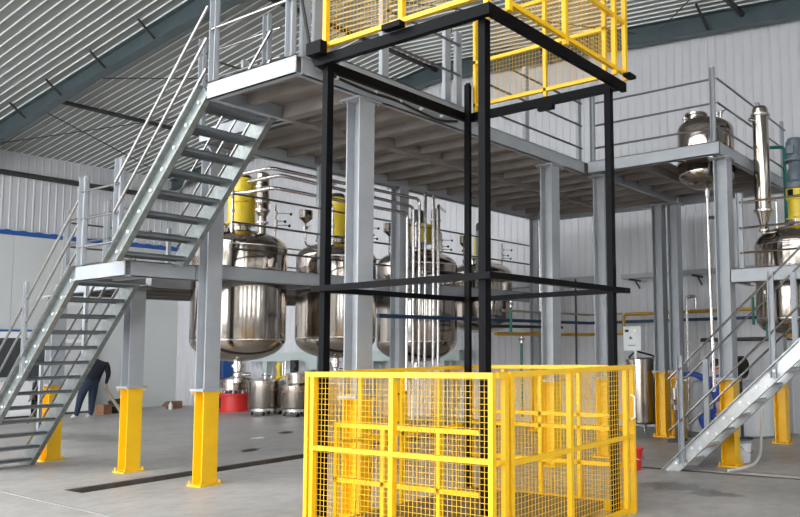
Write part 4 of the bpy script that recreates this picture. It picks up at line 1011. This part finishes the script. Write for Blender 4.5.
part(t, 'side_pipe', MB().path([(cx-.27, cy-.1, .5), (cx-.45, cy-.2, .5), (cx-.45, cy-.3, .2)], .03, 8, .06), DARK)

# ================================================================== LEFT BACKGROUND
# window opening with machines beyond, white cabinets below it
wz = MB().box(8.0, 10.42, YW-.14, YW-.10, 2.14, 2.30)
w1 = struct('window_1', MB().box(7.9, 10.44, YW-.145, YW-.102, 1.08, 2.14), GLASSD, 'dark internal window in the left partition')
part(w1, 'head_rail', MB().box(7.9, 10.48, YW-.18, YW-.101, 2.14, 2.31), WHITE)
part(w1, 'top_strip', MB().box(7.9, 10.48, YW-.19, YW-.101, 2.315, 2.37), BLUE)
part(w1, 'mullion', MB().box(10.44, 10.60, YW-.17, YW-.101, 0.0, 2.135), WHITE)
part(w1, 'mullion', MB().box(9.62, 9.66, YW-.17, YW-.146, 1.08, 2.135), DARK)
def wcab(label, x0, x1, h, d=.5, m=WHITE):
    t = thing('storage_cabinet', label, 'cabinet', ((x0+x1)/2, YW-.4, 0))
    y1 = YW-.2
    part(t, 'body', MB().box(x0, x1, y1-d, y1, .05, h), m); part(t, 'plinth', MB().box(x0+.03, x1-.03, y1-d+.04, y1, 0, .05), DARK)
    part(t, 'worktop', MB().box(x0-.01, x1+.01, y1-d-.02, y1, h, h+.03), m)
    n = max(1, int((x1-x0)/.45))
    for k in range(n):
        a = x0+(x1-x0)*k/n; b = x0+(x1-x0)*(k+1)/n
        dr = part(t, 'door', MB().box(a+.01, b-.01, y1-d-.018, y1-d, .08, h-.03), m)
        part(dr, 'handle', MB().box(b-.06, b-.045, y1-d-.035, y1-d-.018, h*.55, h*.75), PIPE)
    return t
wcab('white cabinet at the far left below the dark window', 8.2, 9.75, .93)
wcab('white cabinet right behind the left stair, by the stooping worker', 10.62, 11.35, 1.02, .35)
t = thing('tool_rack', 'dark shelving rack between the white cabinets on the left', 'shelf', (10.15, YW-.45, 0))
for zz in (.10, .42, .74, 1.04): part(t, 'shelf', MB().box(9.85, 10.45, YW-.65, YW-.25, zz, zz+.03), DARK)
for (x_, y_) in ((9.86, YW-.64), (10.44, YW-.64), (9.86, YW-.26), (10.44, YW-.26)): part(t, 'upright', MB().box(x_-.015, x_+.015, y_-.015, y_+.015, 0, 1.1), DARK)
for (x_, zz, h_) in ((9.95, .13, .2), (10.2, .13, .14), (10.05, .45, .2), (10.32, .45, .12), (10.0, .77, .15), (10.25, .77, .2)):
    part(t, 'bin', MB().box(x_-.07, x_+.08, YW-.6, YW-.32, zz, zz+h_), RUBBER if h_ > .15 else GREY)
t = thing('door_post', 'pale grey steel door post on the left wall behind the stair', 'post', (11.5, YW-.2, 0))
part(t, 'upright', MB().box(11.46, 11.56, YW-.24, YW-.14, 0, 2.1), GREY); part(t, 'crossbar', MB().box(10.65, 11.455, YW-.22, YW-.14, 2.0, 2.1), WHITE)
# carton with a white bottle
t = thing('carton', 'brown cardboard carton lying at the foot of the left wall', 'box', (13.1, 22.9, 0))
part(t, 'body', MB().box(12.95, 13.28, 22.75, 23.05, 0, .22), CARD); part(t, 'flap', MB().bar((12.95, 22.9, .22), (12.82, 22.9, .08), .28, .012), CARD)
t = thing('plastic_jug', 'small white jug beside the cardboard carton', 'jug', (12.85, 22.62, 0))
part(t, 'body', MB().lathe(12.85, 22.62, [(.05, 0), (.055, .02), (.055, .14), (.02, .19), (.02, .22), (.003, .225)], 12), WHITE)
# scrap heap: single pieces
rs = random.Random(3)
for i, (dx, dy, w_, h_, rot, m, lb) in enumerate(((0, .1, .36, .20, .3, BROWN, 'dark brown crate lowest in the scrap heap by the left wall'), (.48, -.02, .30, .16, -.3, BROWN, 'dark brown box at the right of the scrap heap'), (-.42, -.12, .24, .26, .2, CARD, 'tan cardboard box at the left of the scrap heap'))):
    t = thing('scrap_box', lb, 'box', (11.5+dx, 22.9+dy, 0))
    a = MB().box(-w_/2, w_/2, -.16, .16, 0, h_).mesh('body', m); o = bpy.data.objects.new('body', a); COL.objects.link(o); o.parent = t
    a = MB().box(-w_/2-.01, w_/2+.01, -.03, .03, h_, h_+.015).mesh('tape', WOOD); o = bpy.data.objects.new('tape', a); COL.objects.link(o); o.parent = t
    t.rotation_euler = (0, 0, rot)
t = part(None, 'scrap_bundle', MB().bar((11.36, 23.02, .28), (11.66, 23.02, .30), .22, .12).bar((11.38, 23.04, .36), (11.72, 22.98, .38), .06, .05), BROWN); tag(t, 'dark bundle of scrap lying on the brown crate', 'scrap')
t = part(None, 'wooden_plank', MB().bar((11.30, 22.25, .02), (10.72, 22.0, .76), .10, .025), WOOD); tag(t, 'pale wooden plank leaning toward the stooping worker hands', 'plank')
# litter on the floor
for i, (x, y, m, lb) in enumerate(((9.2, 13.2, WHITE, 'white paper scrap on the floor left of the cage'), (8.05, 11.75, DARK, 'dark rag with a white tip on the floor'), (10.1, 13.6, DARK, 'small dark offcut on the floor near the cage'), (10.2, 12.1, WHITE, 'white scrap against the cage on the floor'))):
    mb = MB(); n = 9; o = 0
    rr = [(.10+.06*rs.random()) for _ in range(n)]
    mb.v = [(x+rr[k]*math.cos(2*PI*k/n)*1.2, y+rr[k]*math.sin(2*PI*k/n)*.8, .002+.02*rs.random()) for k in range(n)] + [(x, y, .035)] + [(x, y, .001)]
    for k in range(n): mb.face([k, (k+1) % n, n]); mb.face([(k+1) % n, k, n+1])
    o = part(None, 'floor_scrap', mb, m); tag(o, lb, 'litter')

# ================================================================== PEOPLE
def figure(name, label, joints, bones, root, regions, mats, hair=None, sub=2):
    """joints: name -> (pos, (rx, ry)); one skinned continuous body; regions: bone -> material index"""
    names = list(joints); idx = {n: i for i, n in enumerate(names)}
    me = bpy.data.meshes.new('body'); me.from_pydata([joints[n][0] for n in names], [(idx[a], idx[b]) for a, b, _ in bones], [])
    o = bpy.data.objects.new('body_tmp', me); COL.objects.link(o)
    md = o.modifiers.new('skin', 'SKIN'); md.use_smooth_shade = True; md.branch_smoothing = 0.5
    for i, n in enumerate(names):
        s = me.skin_vertices[0].data[i]; r = joints[n][1]; s.radius = (r, r) if not isinstance(r, tuple) else r
        s.use_root = (n == root)
    sb = o.modifiers.new('sub', 'SUBSURF'); sb.levels = sub; sb.render_levels = sub
    dg = bpy.context.evaluated_depsgraph_get(); ev = o.evaluated_get(dg)
    nm = bpy.data.meshes.new_from_object(ev); nm.name = 'body'
    bpy.data.objects.remove(o)
    nm.materials.clear()
    for m in mats: nm.materials.append(m)
    seg = [(Vector(joints[a][0]), Vector(joints[b][0]), mi) for a, b, mi in bones]
    for p in nm.polygons:
        c = p.center; best = None
        for a, b, mi in seg:
            d = b-a; u = max(0, min(1, (c-a).dot(d)/max(d.length_squared, 1e-9))); q = (c-a-d*u).length
            if best is None or q < best[0]: best = (q, mi)
        p.material_index = best[1]; p.use_smooth = True
    return nm
def person(label, base, J, bones, mats, head, facing, hair_m=HAIR):
    t = thing('person', label, 'person', base)
    me = figure('body', label, J, bones, 'pelvis', None, mats)
    o = bpy.data.objects.new('body', me); COL.objects.link(o); o.parent = t; o.location = -Vector(base)
    # head details
    h = Vector(head); f = Vector(facing).normalized(); up = Vector((0,0,1)); sd = f.cross(up).normalized(); up = sd.cross(f).normalized()
    mb = MB(); n = 16; m_ = 8
    M3 = Matrix((sd, f, up)).transposed()
    def ell(c, a, b, cc, lo=-PI/2, mbx=None):
        oo = len(mbx.v)
        for i in range(m_+1):
            ph = lo + (PI/2-lo)*i/m_
            for k in range(n):
                th = 2*PI*k/n
                mbx.v.append(tuple(Vector(c) + M3 @ Vector((a*math.cos(ph)*math.cos(th), b*math.cos(ph)*math.sin(th), cc*math.sin(ph)))))
        for i in range(m_):
            for k in range(n):
                k2 = (k+1) % n; mbx.face([oo+i*n+k, oo+i*n+k2, oo+(i+1)*n+k2, oo+(i+1)*n+k], True)
    hb = MB(); ell(h - f*.012 + up*.022, .088, .104, .105, -.15, hb)
    part(o, 'hair', hb, hair_m)
    fb = MB(); ell(h+f*.100-up*.012, .014, .022, .026, -PI/2, fb)
    part(o, 'nose', fb, SKIN)
    for s in (-1, 1):
        e = MB(); ell(h+f*.082+sd*(s*.034)+up*.008, .013, .010, .008, -PI/2, e); part(o, 'eye', e, HAIR)
        e = MB(); ell(h+sd*(s*.086)-f*.01-up*.005, .012, .022, .032, -PI/2, e); part(o, 'ear', e, SKIN)
    e = MB(); ell(h+f*.086-up*.058, .026, .010, .007, -PI/2, e); part(o, 'mouth', e, mat('lips', (.35, .13, .11), .6))
    return t
def hand(J, B, pre, wrist, d, side, mi):
    """palm and five short fingers grown from the wrist"""
    d = Vector(d).normalized(); s = Vector(side).normalized(); w = Vector(wrist)
    J[pre+'_palm'] = (tuple(w+d*.055), .030)
    B.append((pre+'_wrist', pre+'_palm', mi))
    for k, (off, L) in enumerate(((-.030, .062), (-.010, .075), (.010, .072), (.028, .055))):
        a = w+d*.09+s*off; b = a+d*L*.5+Vector((0,0,-.008)); c_ = a+d*L*.9+Vector((0,0,-.030))
        J[f'{pre}_f{k}a'] = (tuple(a), .011); J[f'{pre}_f{k}b'] = (tuple(b), .0095); J[f'{pre}_f{k}c'] = (tuple(c_), .008)
        B += [(pre+'_palm', f'{pre}_f{k}a', mi), (f'{pre}_f{k}a', f'{pre}_f{k}b', mi), (f'{pre}_f{k}b', f'{pre}_f{k}c', mi)]
    a = w+d*.03-s*.045; b = w+d*.075-s*.060
    J[pre+'_ta'] = (tuple(a), .012); J[pre+'_tb'] = (tuple(b), .010)
    B += [(pre+'_palm', pre+'_ta', mi), (pre+'_ta', pre+'_tb', mi)]
# stooping worker in dark clothes, left
bx, by = 10.20, 21.83
def L(dx, dy, z): return (bx+dx, by+dy, z)
# image right is +x/-y ; image left is -x/+y. He leans to image left-forward with the hands reaching right of his shins
rx, ry = .903, -.430
def S(s, dd, z): return (bx + rx*s - ry*dd, by + ry*s + rx*dd, z)   # s: to image right, dd: away from the camera
J = {}; B = []
J['pelvis'] = (S(.06, 0, .94), .19); J['waist'] = (S(.12, .06, 1.14), .20); J['chest'] = (S(.18, .16, 1.40), .215); J['neck0'] = (S(.10, .38, 1.52), .07); J['head'] = (S(.0, .52, 1.56), .095)
B += [('pelvis', 'waist', 0), ('waist', 'chest', 0), ('chest', 'neck0', 0), ('neck0', 'head', 2)]
for p, so, do in (('l', -.12, -.03), ('r', .12, .08)):
    J[p+'_hip'] = (S(.04+so*.8, do, .86), .135); J[p+'_knee'] = (S(-.02+so*1.1, do+.05, .47), .088); J[p+'_ank'] = (S(-.06+so*1.3, do-.06, .09), .058); J[p+'_toe'] = (S(-.16+so*1.3, do+.06, .045), .045)
    B += [('pelvis', p+'_hip', 1), (p+'_hip', p+'_knee', 1), (p+'_knee', p+'_ank', 1), (p+'_ank', p+'_toe', 3)]
for p, so, do in (('l', -.20, .30), ('r', .24, .26)):
    J[p+'_sh'] = (S(.16+so, do-.1, 1.42), .088); J[p+'_el'] = (S(.18+so*1.15, do-.08, 1.12), .064); J[p+'_wrist'] = (S(.17+so, do-.1, .88), .036)
    B += [('chest', p+'_sh', 0), (p+'_sh', p+'_el', 0), (p+'_el', p+'_wrist', 0)]
    hand(J, B, p, J[p+'_wrist'][0], (rx*.2, ry*.2, -.9), (.858, .514, 0), 2)
person('stooping worker in a navy jacket and jeans behind the left stair', (bx, by, 0), J, B, [NAVY, JEAN, SKIN, SHOE], S(.0, .52, 1.58), (.43, .90, -.4))
# worker in blue at the right, knees bent, one arm reaching to the left
bx, by = 12.25, 5.02
rx, ry = .379, -.925
J = {}; B = []
J['pelvis'] = (S(.05, .05, .52), .155); J['waist'] = (S(.04, .03, .72), .145); J['chest'] = (S(.02, .0, .96), .16); J['neck0'] = (S(-.01, -.02, 1.15), .062); J['head'] = (S(-.03, -.04, 1.27), .095)
B += [('pelvis', 'waist', 0), ('waist', 'chest', 0), ('chest', 'neck0', 0), ('neck0', 'head', 1)]
for p, so in (('l', -.10), ('r', .14)):
    J[p+'_hip'] = (S(.05+so*.8, .02, .48), .115); J[p+'_knee'] = (S(-.22+so, -.12, .44), .082); J[p+'_ank'] = (S(-.05+so, .05, .09), .055); J[p+'_toe'] = (S(-.18+so, -.02, .045), .045)
    B += [('pelvis', p+'_hip', 0), (p+'_hip', p+'_knee', 0), (p+'_knee', p+'_ank', 0), (p+'_ank', p+'_toe', 2)]
J['l_sh'] = (S(-.17, .02, 1.05), .068); J['l_el'] = (S(-.42, .12, 1.16), .052); J['l_wrist'] = (S(-.66, .20, 1.14), .034)
J['r_sh'] = (S(.19, -.02, 1.04), .068); J['r_el'] = (S(.24, -.06, .78), .052); J['r_wrist'] = (S(.10, -.18, .62), .034)
for p in ('l', 'r'): B += [('chest', p+'_sh', 0), (p+'_sh', p+'_el', 0), (p+'_el', p+'_wrist', 0)]
hand(J, B, 'l', J['l_wrist'][0], (-rx, -ry, -.1), (0, 0, 1), 1); hand(J, B, 'r', J['r_wrist'][0], (-rx, -ry, -.4), (0, 0, 1), 1)
person('crouching worker in blue overalls reaching left beside the right stair column', (bx, by, 0), J, B, [WORKB, SKIN, RUBBER], S(-.03, -.04, 1.29), (-rx*.8-.3, -ry*.8-.2, -.15))
